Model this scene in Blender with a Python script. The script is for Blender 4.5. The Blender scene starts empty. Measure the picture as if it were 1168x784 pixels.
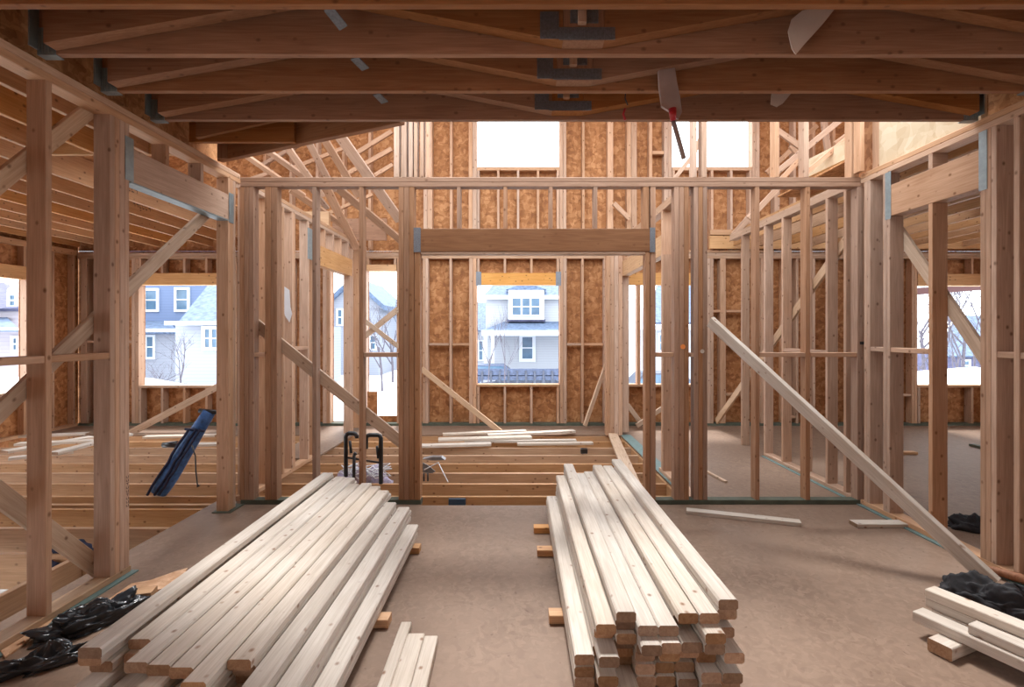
import bpy, bmesh, math, random
from mathutils import Vector, Matrix
random.seed(7)
SC = bpy.context.scene
COL = SC.collection
F, CX, CY, EYE = 590.0, 590.0, 380.0, 1.5      # focal length in pixels, vanishing point, eye height
V = Vector

def P(px, py, Y): return V(((px-CX)*Y/F, Y, EYE+(CY-py)*Y/F))
def G(px, py, z=0.0):
    Y = F*(EYE-z)/(py-CY); return V(((px-CX)*Y/F, Y, z))
def SX(px, py, X):
    Y = F*X/(px-CX); return V((X, Y, EYE+(CY-py)*Y/F))

# ------------------------------------------------------------------ materials
def mat_new(name):
    m = bpy.data.materials.new(name); m.use_nodes = True
    nt = m.node_tree; b = nt.nodes['Principled BSDF']
    return m, nt, b
def N(nt, t, **kw):
    n = nt.nodes.new(t)
    for k, v in kw.items(): setattr(n, k, v)
    return n
def ramp(nt, stops):
    r = nt.nodes.new('ShaderNodeValToRGB'); e = r.color_ramp.elements
    while len(e) < len(stops): e.new(0.5)
    for i, (p, c) in enumerate(stops):
        e[i].position = p; e[i].color = (c[0], c[1], c[2], 1)
    return r
def mixc(nt, a, b, fac, bt='MIX'):
    m = nt.nodes.new('ShaderNodeMix'); m.data_type = 'RGBA'; m.blend_type = bt
    for s, v in ((m.inputs[0], fac), (m.inputs[6], a), (m.inputs[7], b)):
        if hasattr(v, 'is_linked') or hasattr(v, 'links'): nt.links.new(v, s)
        elif isinstance(v, tuple): s.default_value = (*v, 1)
        else: s.default_value = v
    return m.outputs[2]
def plain(name, col, rough=.6, metal=0, var=.0, scale=8):
    m, nt, b = mat_new(name)
    b.inputs['Roughness'].default_value = rough; b.inputs['Metallic'].default_value = metal
    tc = N(nt, 'ShaderNodeTexCoord'); no = N(nt, 'ShaderNodeTexNoise'); no.inputs['Scale'].default_value = scale; no.inputs['Detail'].default_value = 6
    nt.links.new(tc.outputs['Object'], no.inputs['Vector'])
    k = 1-var
    r = ramp(nt, [(.3, tuple(c*k for c in col)), (.7, tuple(min(1, c*(1+var)) for c in col))])
    nt.links.new(no.outputs['Fac'], r.inputs[0]); nt.links.new(r.outputs[0], b.inputs['Base Color'])
    return m
def wood(name, lo, hi, knot=(.16, .07, .03), tint=.16, kn=.092, spec=.25):
    """sawn lumber: local X runs along the board"""
    m, nt, b = mat_new(name); L = nt.links.new
    tc = N(nt, 'ShaderNodeTexCoord'); oi = N(nt, 'ShaderNodeObjectInfo')
    mu = N(nt, 'ShaderNodeMath', operation='MULTIPLY'); mu.inputs[1].default_value = 57.0; L(oi.outputs['Random'], mu.inputs[0])
    cb = N(nt, 'ShaderNodeCombineXYZ'); L(mu.outputs[0], cb.inputs[0]); L(mu.outputs[0], cb.inputs[1]); L(mu.outputs[0], cb.inputs[2])
    ad = N(nt, 'ShaderNodeVectorMath', operation='ADD'); L(tc.outputs['Object'], ad.inputs[0]); L(cb.outputs[0], ad.inputs[1])
    mp = N(nt, 'ShaderNodeMapping'); mp.inputs['Scale'].default_value = (1.1, 16, 16); L(ad.outputs[0], mp.inputs[0])
    n1 = N(nt, 'ShaderNodeTexNoise'); n1.inputs['Scale'].default_value = 2.2; n1.inputs['Detail'].default_value = 7; n1.inputs['Distortion'].default_value = 1.4
    L(mp.outputs[0], n1.inputs['Vector'])
    r = ramp(nt, [(.28, lo), (.5, tuple((a+c)/2 for a, c in zip(lo, hi))), (.72, hi)]); L(n1.outputs['Fac'], r.inputs[0])
    # fine grain
    mp2 = N(nt, 'ShaderNodeMapping'); mp2.inputs['Scale'].default_value = (3, 120, 120); L(ad.outputs[0], mp2.inputs[0])
    n2 = N(nt, 'ShaderNodeTexNoise'); n2.inputs['Scale'].default_value = 1.5; n2.inputs['Detail'].default_value = 3; L(mp2.outputs[0], n2.inputs['Vector'])
    r2 = ramp(nt, [(.35, (.86, .84, .80)), (.6, (1, 1, 1))]); L(n2.outputs['Fac'], r2.inputs[0])
    c = mixc(nt, r.outputs[0], r2.outputs[0], .8, 'MULTIPLY')
    # broad mottling
    n3 = N(nt, 'ShaderNodeTexNoise'); n3.inputs['Scale'].default_value = 2.3; n3.inputs['Detail'].default_value = 2; L(ad.outputs[0], n3.inputs['Vector'])
    r3 = ramp(nt, [(.3, (.88, .84, .80)), (.65, (1.0, 1.0, 1.0))]); L(n3.outputs['Fac'], r3.inputs[0])
    c = mixc(nt, c, r3.outputs[0], .8, 'MULTIPLY')
    # knots
    mk = N(nt, 'ShaderNodeMapping'); mk.inputs['Scale'].default_value = (.75, 1, 1); L(ad.outputs[0], mk.inputs[0])
    vo = N(nt, 'ShaderNodeTexVoronoi'); vo.inputs['Scale'].default_value = 13; L(mk.outputs[0], vo.inputs['Vector'])
    kr = ramp(nt, [(.0, (1, 1, 1)), (kn*.75, (.8, .8, .8)), (kn*1.9, (0, 0, 0))]); L(vo.outputs['Distance'], kr.inputs[0])
    c = mixc(nt, c, knot, kr.outputs[0])
    # tint per board
    hs = N(nt, 'ShaderNodeHueSaturation'); L(c, hs.inputs['Color'])
    mr = N(nt, 'ShaderNodeMapRange'); mr.inputs[3].default_value = 1-tint; mr.inputs[4].default_value = 1+tint*.6; L(oi.outputs['Random'], mr.inputs[0]); L(mr.outputs[0], hs.inputs['Value'])
    sa = N(nt, 'ShaderNodeMath', operation='MULTIPLY'); sa.inputs[1].default_value = 7.31; L(oi.outputs['Random'], sa.inputs[0])
    fr = N(nt, 'ShaderNodeMath', operation='FRACT'); L(sa.outputs[0], fr.inputs[0])
    mr2 = N(nt, 'ShaderNodeMapRange'); mr2.inputs[3].default_value = .8; mr2.inputs[4].default_value = 1.12; L(fr.outputs[0], mr2.inputs[0]); L(mr2.outputs[0], hs.inputs['Saturation'])
    L(hs.outputs[0], b.inputs['Base Color'])
    b.inputs['Roughness'].default_value = .62; b.inputs['Specular IOR Level'].default_value = spec
    bp = N(nt, 'ShaderNodeBump'); bp.inputs['Strength'].default_value = .12; bp.inputs['Distance'].default_value = .003
    L(n2.outputs['Fac'], bp.inputs['Height']); L(bp.outputs[0], b.inputs['Normal'])
    return m
def osb(name, cols, scale=1.0, dust=None, rough=.75):
    m, nt, b = mat_new(name); L = nt.links.new
    tc = N(nt, 'ShaderNodeTexCoord')
    nd = N(nt, 'ShaderNodeTexNoise'); nd.inputs['Scale'].default_value = 9*scale; L(tc.outputs['Object'], nd.inputs['Vector'])
    wv = mixc(nt, tc.outputs['Object'], nd.outputs['Color'], .07, 'LINEAR_LIGHT')
    outs = []
    for rot, sc in (((.3, .5, .4), (34, 12, 30)), ((-.9, .8, 1.2), (13, 36, 26))):
        mp = N(nt, 'ShaderNodeMapping'); mp.inputs['Rotation'].default_value = rot; mp.inputs['Scale'].default_value = tuple(s*scale for s in sc); L(wv, mp.inputs[0])
        vo = N(nt, 'ShaderNodeTexVoronoi'); vo.inputs['Scale'].default_value = 1; L(mp.outputs[0], vo.inputs['Vector'])
        sp = N(nt, 'ShaderNodeSeparateColor'); L(vo.outputs['Color'], sp.inputs[0]); outs.append(sp.outputs[0])
    mx = N(nt, 'ShaderNodeMath', operation='ADD'); L(outs[0], mx.inputs[0]); L(outs[1], mx.inputs[1])
    hf = N(nt, 'ShaderNodeMath', operation='MULTIPLY'); hf.inputs[1].default_value = .5; L(mx.outputs[0], hf.inputs[0])
    r = ramp(nt, [(.1, cols[0]), (.5, cols[1]), (.9, cols[2])]); L(hf.outputs[0], r.inputs[0])
    c = r.outputs[0]
    if dust:
        n2 = N(nt, 'ShaderNodeTexNoise'); n2.inputs['Scale'].default_value = 1.1; n2.inputs['Detail'].default_value = 9; n2.inputs['Roughness'].default_value = .65; L(tc.outputs['Object'], n2.inputs['Vector'])
        r2 = ramp(nt, [(.30, (.25, .25, .25)), (.66, (.95, .95, .95))]); L(n2.outputs['Fac'], r2.inputs[0])
        c = mixc(nt, c, dust, r2.outputs[0])
        n3 = N(nt, 'ShaderNodeTexVoronoi'); n3.inputs['Scale'].default_value = 11; L(wv, n3.inputs['Vector'])
        r3 = ramp(nt, [(.0, (1, 1, 1)), (.06, (.7, .7, .7)), (.1, (0, 0, 0))]); L(n3.outputs['Distance'], r3.inputs[0])
        c = mixc(nt, c, (.12, .07, .045), r3.outputs[0])
    L(c, b.inputs['Base Color']); b.inputs['Roughness'].default_value = rough; b.inputs['Specular IOR Level'].default_value = .3
    return m
def siding(name, col, pitch=.15):
    m, nt, b = mat_new(name); L = nt.links.new
    tc = N(nt, 'ShaderNodeTexCoord'); sp = N(nt, 'ShaderNodeSeparateXYZ'); L(tc.outputs['Object'], sp.inputs[0])
    dv = N(nt, 'ShaderNodeMath', operation='DIVIDE'); dv.inputs[1].default_value = pitch; L(sp.outputs[2], dv.inputs[0])
    fr = N(nt, 'ShaderNodeMath', operation='FRACT'); L(dv.outputs[0], fr.inputs[0])
    r = ramp(nt, [(0, tuple(c*.72 for c in col)), (.14, col), (1, tuple(min(1, c*1.04) for c in col))]); L(fr.outputs[0], r.inputs[0])
    L(r.outputs[0], b.inputs['Base Color']); b.inputs['Roughness'].default_value = .6
    return m

M = {}
M['stud'] = wood('framing_spruce', (.44, .265, .17), (.58, .375, .255))
M['plate'] = wood('plate_spruce', (.46, .28, .17), (.60, .385, .255))
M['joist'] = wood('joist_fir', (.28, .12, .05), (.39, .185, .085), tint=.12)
M['ljoist'] = wood('wing_joist_fir', (.42, .23, .11), (.56, .335, .175), tint=.10)
M['header'] = wood('header_fir', (.54, .31, .15), (.67, .42, .23), tint=.10)
M['backlit_header'] = wood('backlit_header', (.20, .09, .042), (.28, .14, .07), tint=.03)  # shade of the backlit header is put into this dark wood colour
M['warm_backlit_stud'] = wood('warm_backlit_spruce', (.30, .16, .09), (.43, .25, .155))  # warm tone, with the partition's backlit shade darkened into the colour
M['wjoist'] = wood('wing_ceiling_joist', (.48, .23, .085), (.62, .34, .145), tint=.10)
M['glulam'] = wood('laminated_header', (.60, .30, .10), (.72, .40, .15), tint=.05)
M['lumber'] = wood('fresh_lumber', (.53, .465, .40), (.67, .61, .545), tint=.10, knot=(.22, .11, .06), kn=.088)
M['end'] = wood('end_grain', (.30, .17, .095), (.44, .28, .17), tint=.42, kn=.03)
M['block'] = wood('cross_block', (.52, .27, .11), (.66, .38, .18))
M['brace'] = wood('brace_board', (.50, .34, .22), (.64, .47, .33))
M['treated'] = plain('treated_plate', (.075, .085, .06), .8, var=.25)
M['gasket'] = plain('foam_gasket', (.12, .19, .185), .7, var=.15, scale=20)
M['osb'] = osb('osb_sheathing', [(.24, .095, .034), (.36, .155, .058), (.50, .25, .11)], scale=.72)
M['rim'] = osb('rim_osb', [(.30, .13, .05), (.44, .21, .085), (.58, .31, .14)])
M['pale_rim'] = osb('pale_plywood', [(.48, .36, .23), (.54, .43, .29), (.60, .50, .36)], scale=.5)
M['floor'] = osb('subfloor', [(.13, .075, .048), (.18, .115, .078), (.25, .17, .12)], scale=1.2, dust=(.232, .155, .11), rough=.62)
M['steel'] = plain('galvanised_steel', (.28, .34, .36), .5, .6, var=.12, scale=25)
M['plate_steel'] = plain('nail_plate_steel', (.19, .205, .23), .5, .5, var=.2, scale=90)
M['black'] = plain('black_plastic', (.014, .014, .016), .32, var=.4, scale=20)
M['tarp'] = plain('black_film', (.022, .026, .032), .22, var=.5, scale=12)
M['fabric'] = plain('black_fabric', (.012, .011, .014), .8, var=.5, scale=40)
M['denim'] = plain('blue_canvas', (.035, .11, .30), .6, var=.5, scale=25)
M['navy'] = plain('navy_cloth', (.012, .016, .05), .8, var=.5, scale=30)
M['greyplastic'] = plain('grey_film', (.36, .29, .27), .5, var=.12)
M['whitefilm'] = plain('white_film', (.62, .55, .49), .5, var=.08)
M['red'] = plain('red_plastic', (.40, .02, .03), .4)
M['paper'] = plain('paper', (.72, .74, .78), .7, var=.05)
M['bark'] = wood('bark_slab', (.20, .075, .035), (.36, .16, .08), tint=.05)
M['greymetal'] = plain('grey_tool_metal', (.22, .22, .23), .4, .5, var=.3)
M['bluebox'] = plain('blue_box_plastic', (.02, .05, .09), .5)
M['net'] = plain('lilac_cord', (.42, .38, .50), .6, var=.3, scale=30)
M['orange'] = plain('orange_paint', (.8, .25, .05), .6)
M['concrete'] = plain('concrete', (.42, .40, .37), .9, var=.2)
M['snow'] = plain('snow', (.80, .82, .86), .8, var=.04, scale=.6)
M['white'] = plain('white_trim', (.52, .56, .62), .6, var=.03)
M['side_white'] = siding('white_siding', (.34, .36, .40), .16)
M['side_blue'] = siding('blue_siding', (.11, .155, .27), .16)
M['side_grey'] = siding('grey_siding', (.25, .27, .32), .16)
M['side_pink'] = siding('pink_siding', (.34, .31, .35), .16)
M['roof'] = plain('slate_roof', (.09, .13, .21), .8, var=.35, scale=5)
M['roof_dark'] = plain('purple_roof', (.085, .085, .15), .8, var=.3, scale=5)
M['redtrim'] = plain('red_trim', (.07, .022, .022), .7)
M['glass'] = plain('window_glass', (.07, .13, .20), .15, var=.25, scale=1.5)
M['bark_tree'] = plain('winter_bark', (.09, .08, .10), .9, var=.3)
M['shrub'] = plain('winter_twigs', (.20, .17, .20), .9, var=.3)
M['vehicle'] = plain('dark_vehicle', (.05, .06, .09), .4, var=.3)
M['fence'] = plain('blue_fence', (.06, .08, .14), .7, var=.3)
M['ink'] = plain('stamp_ink', (.08, .05, .04), .8)
M['osb_scrap'] = osb('osb_scrap', [(.50, .28, .15), (.62, .38, .23), (.72, .48, .31)])

# ------------------------------------------------------------------ objects
WPOS = {}
def link(name, me, parent=None, mw=None):
    o = bpy.data.objects.new(name, me); COL.objects.link(o)
    mw = mw or Matrix()
    if parent is not None:
        o.parent = parent
        mw = Matrix.Translation(-WPOS[parent.name]) @ mw
        WPOS[o.name] = WPOS[parent.name] + mw.translation if False else V((mw.translation + WPOS[parent.name]))
    else:
        WPOS[o.name] = mw.translation.copy()
    o.matrix_local = mw
    return o
def empty(name, loc=(0, 0, 0), label=None, cat=None, group=None, kind=None):
    o = bpy.data.objects.new(name, None); COL.objects.link(o); o.location = loc; WPOS[o.name] = V(loc)
    return tag(o, label, cat, group, kind)
def tag(o, label=None, cat=None, group=None, kind=None):
    if label: o['label'] = label
    if cat: o['category'] = cat
    if group: o['group'] = group
    if kind: o['kind'] = kind
    return o
_cache = {}
def bmesh_board(L, w, t, mat, ch=.003):
    key = (round(L, 3), round(w, 4), round(t, 4), mat, round(ch, 4))
    if key in _cache: return _cache[key]
    h, a, b = L/2, w/2, t/2
    ch = min(ch, a*.4, b*.4)
    if ch > 0: prof = [(a-ch, -b), (a, -b+ch), (a, b-ch), (a-ch, b), (-a+ch, b), (-a, b-ch), (-a, -b+ch), (-a+ch, -b)]
    else: prof = [(a, -b), (a, b), (-a, b), (-a, -b)]
    n = len(prof)
    vs = [(-h, p[0], p[1]) for p in prof] + [(h, p[0], p[1]) for p in prof]
    fs = [tuple(range(n))[::-1], tuple(range(n, 2*n))] + [(i, (i+1) % n, n+(i+1) % n, n+i) for i in range(n)]
    me = bpy.data.meshes.new('board_mesh'); me.from_pydata(vs, [], fs); me.materials.append(M[mat])
    if mat == 'lumber':
        me.materials.append(M['end']); me.polygons[0].material_index = 1; me.polygons[1].material_index = 1
    me.update()
    _cache[key] = me
    return me
def board(name, a, b, w, t, wdir, mat, parent=None, ch=.003):
    """prism from a to b, w along wdir, t across"""
    a, b = V(a), V(b); d = (b-a); L = d.length; x = d.normalized()
    y = V(wdir); y = (y - x*y.dot(x)).normalized(); z = x.cross(y)
    R = Matrix((x, y, z)).transposed().to_4x4()
    return link(name, bmesh_board(L, w, t, mat, ch), parent, Matrix.Translation((a+b)/2) @ R)
def bx(name, x0, x1, y0, y1, z0, z1, mat, parent=None, ch=.003):
    s = [abs(x1-x0), abs(y1-y0), abs(z1-z0)]; c = V(((x0+x1)/2, (y0+y1)/2, (z0+z1)/2))
    i = s.index(max(s)); ax = V([1 if k == i else 0 for k in range(3)])
    j = (i+1) % 3; wd = V([1 if k == j else 0 for k in range(3)]); k = 3-i-j
    return board(name, c-ax*s[i]/2, c+ax*s[i]/2, s[j], s[k], wd, mat, parent, ch)
def mesh_obj(name, vs, fs, mat, parent=None, smooth=False, org=None):
    org = V(org) if org is not None else (WPOS[parent.name] if parent is not None else sum((V(v) for v in vs), V())/len(vs))
    me = bpy.data.meshes.new(name+'_mesh'); me.from_pydata([tuple(V(v)-org) for v in vs], [], fs); me.materials.append(M[mat])
    if smooth:
        for p in me.polygons: p.use_smooth = True
    bm = bmesh.new(); bm.from_mesh(me); bmesh.ops.recalc_face_normals(bm, faces=bm.faces); bm.to_mesh(me); bm.free()
    return link(name, me, parent, Matrix.Translation(org))
def prism(name, pts, d, mat, parent=None):
    """polygon pts extruded by vector d"""
    d = V(d); n = len(pts); vs = [V(p) for p in pts]+[V(p)+d for p in pts]
    fs = [tuple(range(n)), tuple(range(n, 2*n))[::-1]] + [(i, (i+1) % n, n+(i+1) % n, n+i) for i in range(n)]
    return mesh_obj(name, vs, fs, mat, parent)
class MB:
    def __init__(s): s.v, s.f = [], []
    def box(s, x0, x1, y0, y1, z0, z1):
        n = len(s.v); s.v += [(x, y, z) for z in (z0, z1) for y in (y0, y1) for x in (x0, x1)]
        s.f += [tuple(n+i for i in q) for q in ((0, 2, 3, 1), (4, 5, 7, 6), (0, 1, 5, 4), (2, 6, 7, 3), (0, 4, 6, 2), (1, 3, 7, 5))]
    def tube(s, pts, rads, n=8, cap=True):
        pts = [V(p) for p in pts]; base = len(s.v); prev = None
        if not hasattr(rads, '__len__'): rads = [rads]*len(pts)
        for i, p in enumerate(pts):
            d = (pts[min(i+1, len(pts)-1)]-pts[max(i-1, 0)]).normalized()
            u = d.cross(V((0, 0, 1))) if prev is None else prev - d*prev.dot(d)
            if u.length < 1e-4: u = d.cross(V((0, 1, 0)))
            u.normalize(); w = d.cross(u); prev = u
            for k in range(n):
                a = 2*math.pi*k/n; q = p+(u*math.cos(a)+w*math.sin(a))*rads[i]; s.v.append(tuple(q))
        for i in range(len(pts)-1):
            for k in range(n):
                a = base+i*n+k; b2 = base+i*n+(k+1) % n; s.f.append((a, b2, b2+n, a+n))
        if cap:
            s.f.append(tuple(base+k for k in range(n))[::-1]); s.f.append(tuple(base+(len(pts)-1)*n+k for k in range(n)))
    def poly(s, pts, d):
        d = V(d); n = len(pts); b0 = len(s.v); s.v += [tuple(p) for p in pts]+[tuple(V(p)+d) for p in pts]
        s.f += [tuple(b0+i for i in range(n)), tuple(b0+n+i for i in range(n))[::-1]]+[(b0+i, b0+(i+1) % n, b0+n+(i+1) % n, b0+n+i) for i in range(n)]
    def build(s, name, mat, parent=None, smooth=False):
        return mesh_obj(name, s.v, s.f, mat, parent, smooth)

# ------------------------------------------------------------------ key planes
XL, XR, YF, YB = -2.42, 3.0, 4.52, 8.35
ZP = 2.885         # top of the wall plates
T = .038; D = .10

# ------------------------------------------------------------------ floor
fl = empty('floor', (0, 0, 0), 'dusty tan wood subfloor with open joist bays in the middle', kind='structure')
def sub(x0, x1, y0, y1): return bx('subfloor_panel', x0, x1, y0, y1, -.02, 0, 'floor', fl, 0)
sub(-2.68, 3.1, -3.0, 4.50)
sub(-2.68, -.846, 4.50, 4.62); sub(1.105, 3.1, 4.50, 4.62)
sub(3.1, 8.0, -3.0, 8.35)
sub(1.52, 3.1, 4.62, 8.35)
sub(-7.1, 1.52, 7.62, 8.35)
sub(-3.0, XL, 6.2, 7.62)
for Y in (3.55, 4.02, 4.45):
    bx('floor_joist', -7.1, -2.60, Y, Y+T, -.262, -.022, 'ljoist', fl)
for Y in (4.80, 5.20, 5.60, 6.00, 6.41, 6.83, 7.22, 7.60):
    bx('floor_joist', -7.1, 1.54, Y, Y+T, -.262, -.022, 'ljoist', fl)
bx('rim_joist', -.846, 1.105, 4.46, 4.498, -.262, -.022, 'ljoist', fl)
for xa, xb in ((-7.1, -.85), (1.11, 3.0)): bx('rim_joist', xa, xb, 4.57, 4.615, -.262, -.022, 'ljoist', fl)
bx('trimmer_joist', -2.68, -2.64, -1.0, 4.62, -.262, -.022, 'ljoist', fl)
bx('trimmer_joist', -3.02, -2.98, 1.6, 3.54, -.262, -.022, 'ljoist', fl)
bx('trimmer_joist', 1.50, 1.54, 4.67, 7.6, -.262, -.022, 'ljoist', fl)
bx('basement_slab', -7.1, 8.0, -3.0, 8.35, -1.62, -1.58, 'concrete', fl, 0)

# ------------------------------------------------------------------ ceiling
ce = empty('ceiling', (0, 0, 0), 'dark orange joists overhead with sloping webs between them', kind='structure')
ZC, JH = ZP, .283
bx('ceiling_deck', -2.56, 3.1, -3.0, 3.42, ZC+JH+.002, ZC+JH+.03, 'rim', ce, 0)
prism('ceiling_deck', [(-2.56, 3.42, ZC+JH+.002), (-.75, 3.42, ZC+JH+.002), (-2.56, 4.3, ZC+JH+.002)], (0, 0, .028), 'rim', ce)
JY = [1.40, 1.79, 2.18, 2.57, 2.96, 3.36]
for i, Y in enumerate(JY):
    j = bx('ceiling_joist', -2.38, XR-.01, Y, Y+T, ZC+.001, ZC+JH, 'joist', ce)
    # sloping webs in front of the joist: lower edges run down, up, down, up
    y0 = Y-.082
    zt = ZC+JH
    for a, b in (((-2.28, .012), (-.98, .235)), ((-.90, .235), (.22, .022)), ((.42, .022), (1.60, .235)), ((1.74, .235), (2.93, .022))):
        bx_pts = [(a[0], y0, ZC+a[1]), (b[0], y0, ZC+b[1]), (b[0], y0, zt), (a[0], y0, zt)]
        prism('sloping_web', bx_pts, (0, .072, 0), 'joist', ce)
    if i >= 1:
        # hangers at both ends
        for xe, s in ((-2.38, 1), (XR-.01, -1)):
            m = MB()
            m.box(xe-.004, xe+.004, Y-.05, Y+T+.04, ZC+.02, ZC+.25)
            m.box(xe, xe+s*.09, Y-.006, Y-.001, ZC+.0, ZC+.13)
            m.box(xe, xe+s*.09, Y-.006, Y+T+.006, ZC-.006, ZC-.001)
            for q in range(5): m.box(xe+s*(.012+q*.015), xe+s*(.018+q*.015), Y-.010, Y-.004, ZC+.004, ZC+.125)
            m.build('joist_hanger', 'steel', j)
# nail plates on joist faces
def nail_plate(Y, x0, x1, z0, z1, par=ce):
    m = MB(); m.box(x0, x1, Y-.086, Y-.0825, z0, z1)
    n = max(2, int((x1-x0)/.018))
    for k in range(n):
        m.box(x0+(k+.3)*(x1-x0)/n, x0+(k+.55)*(x1-x0)/n, Y-.091, Y-.086, z0+.006, z1-.006)
    return m.build('nail_plate', 'plate_steel', par)
for Y in (2.57, 2.96, 3.36):
    s = Y/2.57*.998
    nail_plate(Y, .11, .20, ZC+.03, ZC+.16)
    nail_plate(Y, .20, .47, ZC+.025, ZC+.085)
    nail_plate(Y, .255, .39, ZC+.105, ZC+.175)
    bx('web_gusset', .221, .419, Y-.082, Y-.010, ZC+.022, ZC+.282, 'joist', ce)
    bx('web_block', .29, .33, Y-.115, Y-.083, ZC+.095, ZC+.27, 'stud', ce)
# slanted galvanised clips left of the centre
for (xa, ya, xb, yb, Y) in ((374, 9, 392, 32, 2.40), (404, 66, 417, 79, 2.78), (429, 107, 439, 117, 3.18)):
    a, b = P(xa, ya, Y), P(xb, yb, Y+.08)
    board('steel_clip', a, b, .05, .006, (1, 0, 0), 'plate_steel', ce, 0)
# joists that end on the angled trimmer
bx('ceiling_joist', -2.38, -1.62, 3.75, 3.75+T, ZC+.001, ZC+JH, 'joist', ce)
bx('ceiling_joist', -2.38, -2.30, 4.10, 4.10+T, ZC+.001, ZC+JH, 'joist', ce)
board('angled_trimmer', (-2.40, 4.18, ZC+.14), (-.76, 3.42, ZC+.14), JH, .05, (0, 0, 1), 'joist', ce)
prism('sloping_web', [(-2.3, 3.70, ZC+.012), (-1.45, 3.70, ZC+.2), (-1.45, 3.70, ZC+JH), (-2.3, 3.70, ZC+JH)], (0, .034, 0), 'joist', ce)
# rims above the side walls
bx('rim_board', -2.56, -2.53, -3.0, 4.5, ZP+.001, ZP+.30, 'rim', ce, 0)
bx('rim_board', 3.06, 3.10, -3.0, 3.36, ZP+.001, ZP+.30, 'rim', ce, 0)
bx('rim_board', 3.05, 3.09, 3.40, 4.36, ZP+.001, ZP+.42, 'pale_rim', ce, 0)

# ------------------------------------------------------------------ stud walls of the room
def wall(name, label): return empty(name, (0, 0, 0), label, kind='structure')
def strap(par, *b, m='steel'): return bx('metal_strap', *b, m, par, .001)

wl = wall('wall_left', 'open stud wall along the left of the room with a wide header')
for z0, z1 in ((ZP-.041, ZP), (ZP-.083, ZP-.042)):
    bx('top_plate', XL-D, XL, -3.0, YF+.0, z0, z1, 'plate', wl)
bx('bottom_plate', XL-D, XL, -3.0, 3.24, .008, .046, 'brace', wl)
bx('sill_gasket', XL-D-.02, XL+.035, -3.0, 3.26, .0, .008, 'gasket', wl, 0)
bx('sill_gasket', XL-D-.02, XL+.035, 4.30, 4.52, .0, .008, 'treated', wl, 0)
ZT, ZB = ZP-.084, .047
def lstud(Y, n=1, z0=ZB, z1=ZT, name='stud', par=None, X=XL, d=D, s=-1, mat='stud'):
    for k in range(n):
        bx(name, X, X+s*d, Y+k*.0385, Y+k*.0385+T, z0+(random.random()*.0), z1, mat, par or wl)
lstud(2.245); lstud(1.84); lstud(1.43)
lstud(2.654)
lstud(3.074, 4)
lstud(4.33, 3, z0=.008)
lstud(3.56, 1, 2.663, ZT, 'cripple_stud'); lstud(3.955, 1, 2.663, ZT, 'cripple_stud')
bx('header', XL-D, XL+.0, 3.228, 4.40, 2.45, 2.66, 'stud', wl)
strap(wl, XL, XL+.004, 3.19, 3.26, 2.45, 2.72)
strap(wl, XL, XL+.004, 4.34, 4.41, 2.43, 2.68)
strap(wl, XL-.09, XL+.003, 3.24, 4.35, 2.440, 2.449)
for y0, y1 in ((1.88, 2.24), (2.285, 2.652), (2.694, 3.072)):
    bx('blocking', XL-D+.01, XL-.004, y0, y1, 1.345, 1.383, 'stud', wl)

wr = wall('wall_right', 'open stud wall along the right of the room with a short header')
for z0, z1 in ((ZP-.041, ZP), (ZP-.083, ZP-.042)):
    bx('top_plate', XR, XR+D+.01, -3.0, YF+.0, z0, z1, 'plate', wr)
bx('bottom_plate', XR, XR+D+.01, -3.0, YF, .008, .046, 'plate', wr)
bx('sill_gasket', XR-.035, XR+D+.02, -3.0, YF, .0, .008, 'gasket', wr, 0)
def rstud(Y, n=1, z0=ZB, z1=ZT, name='stud'): lstud(Y, n, z0, z1, name, wr, XR, D+.012, 1)
rstud(4.40, 2); rstud(4.205, 1); rstud(4.165, 1, z1=2.439); rstud(3.738, 1, z1=2.439)
rstud(3.238, 3); rstud(3.353, 1, z1=2.439) if False else None
rstud(3.09); rstud(2.70); rstud(2.3)
rstud(3.738, 1, 2.691, ZT, 'cripple_stud'); rstud(3.95, 1, 2.691, ZT, 'cripple_stud') if False else None
bx('header', XR, XR+D+.01, 3.355, 4.203, 2.441, 2.69, 'stud', wr)
strap(wr, XR-.004, XR, 4.15, 4.215, 2.42, 2.80)
strap(wr, XR-.004, XR, 3.30, 3.36, 2.42, 2.80)
for y0, y1 in ((3.78, 4.16), (2.74, 3.088), (3.13, 3.236), (4.245, 4.398)):
    bx('blocking', XR+.004, XR+D, y0, y1, 1.345, 1.383, 'stud', wr)

# front partition with the wide framed opening
wf = wall('wall_front', 'open stud partition across the room with a wide headed opening')
def fx(px, Y=YF): return (px-CX)*Y/F
y0, y1 = YF, YF+.092
for z0, z1 in ((ZP-.044, ZP-.004), (ZP-.086, ZP-.045)):
    bx('top_plate', XL+.003, XR-.003, y0-.004, y1, z0-.02, z1-.02, 'warm_backlit_stud', wf)
ZTF = ZP-.107
bx('bottom_plate', XL+.003, fx(480), y0, y1, .0, .04, 'treated', wf)
bx('bottom_plate', fx(734), XR-.003, y0, y1, .0, .04, 'treated', wf)
bx('sill_gasket', fx(734), XR-.05, y1, y1+.05, .0, .012, 'pale_rim', wf, 0)
def fstud(a, b, n=1, z0=.041, z1=ZTF, name='stud', yo=0.0, mat='warm_backlit_stud'):
    xa, xb = fx(a), fx(b); w = (xb-xa)/n
    for k in range(n):
        bx(name, xa+k*w+.0006, xa+(k+1)*w-.0006, y0+yo, y1+yo, z0, z1, mat, wf)
fstud(273, 284, 2); fstud(284, 289.5, 1, yo=.0)
fstud(302, 316, 2); fstud(356, 361); fstud(409.3, 414.3)
fstud(454.5, 472.5, 3); fstud(472.8, 479.2, 1, z1=2.208)
fstud(736, 741.5, 1, z1=2.208); fstud(741.8, 748, 1)
fstud(769, 786, 3); fstud(791.5, 807, 3)
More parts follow.
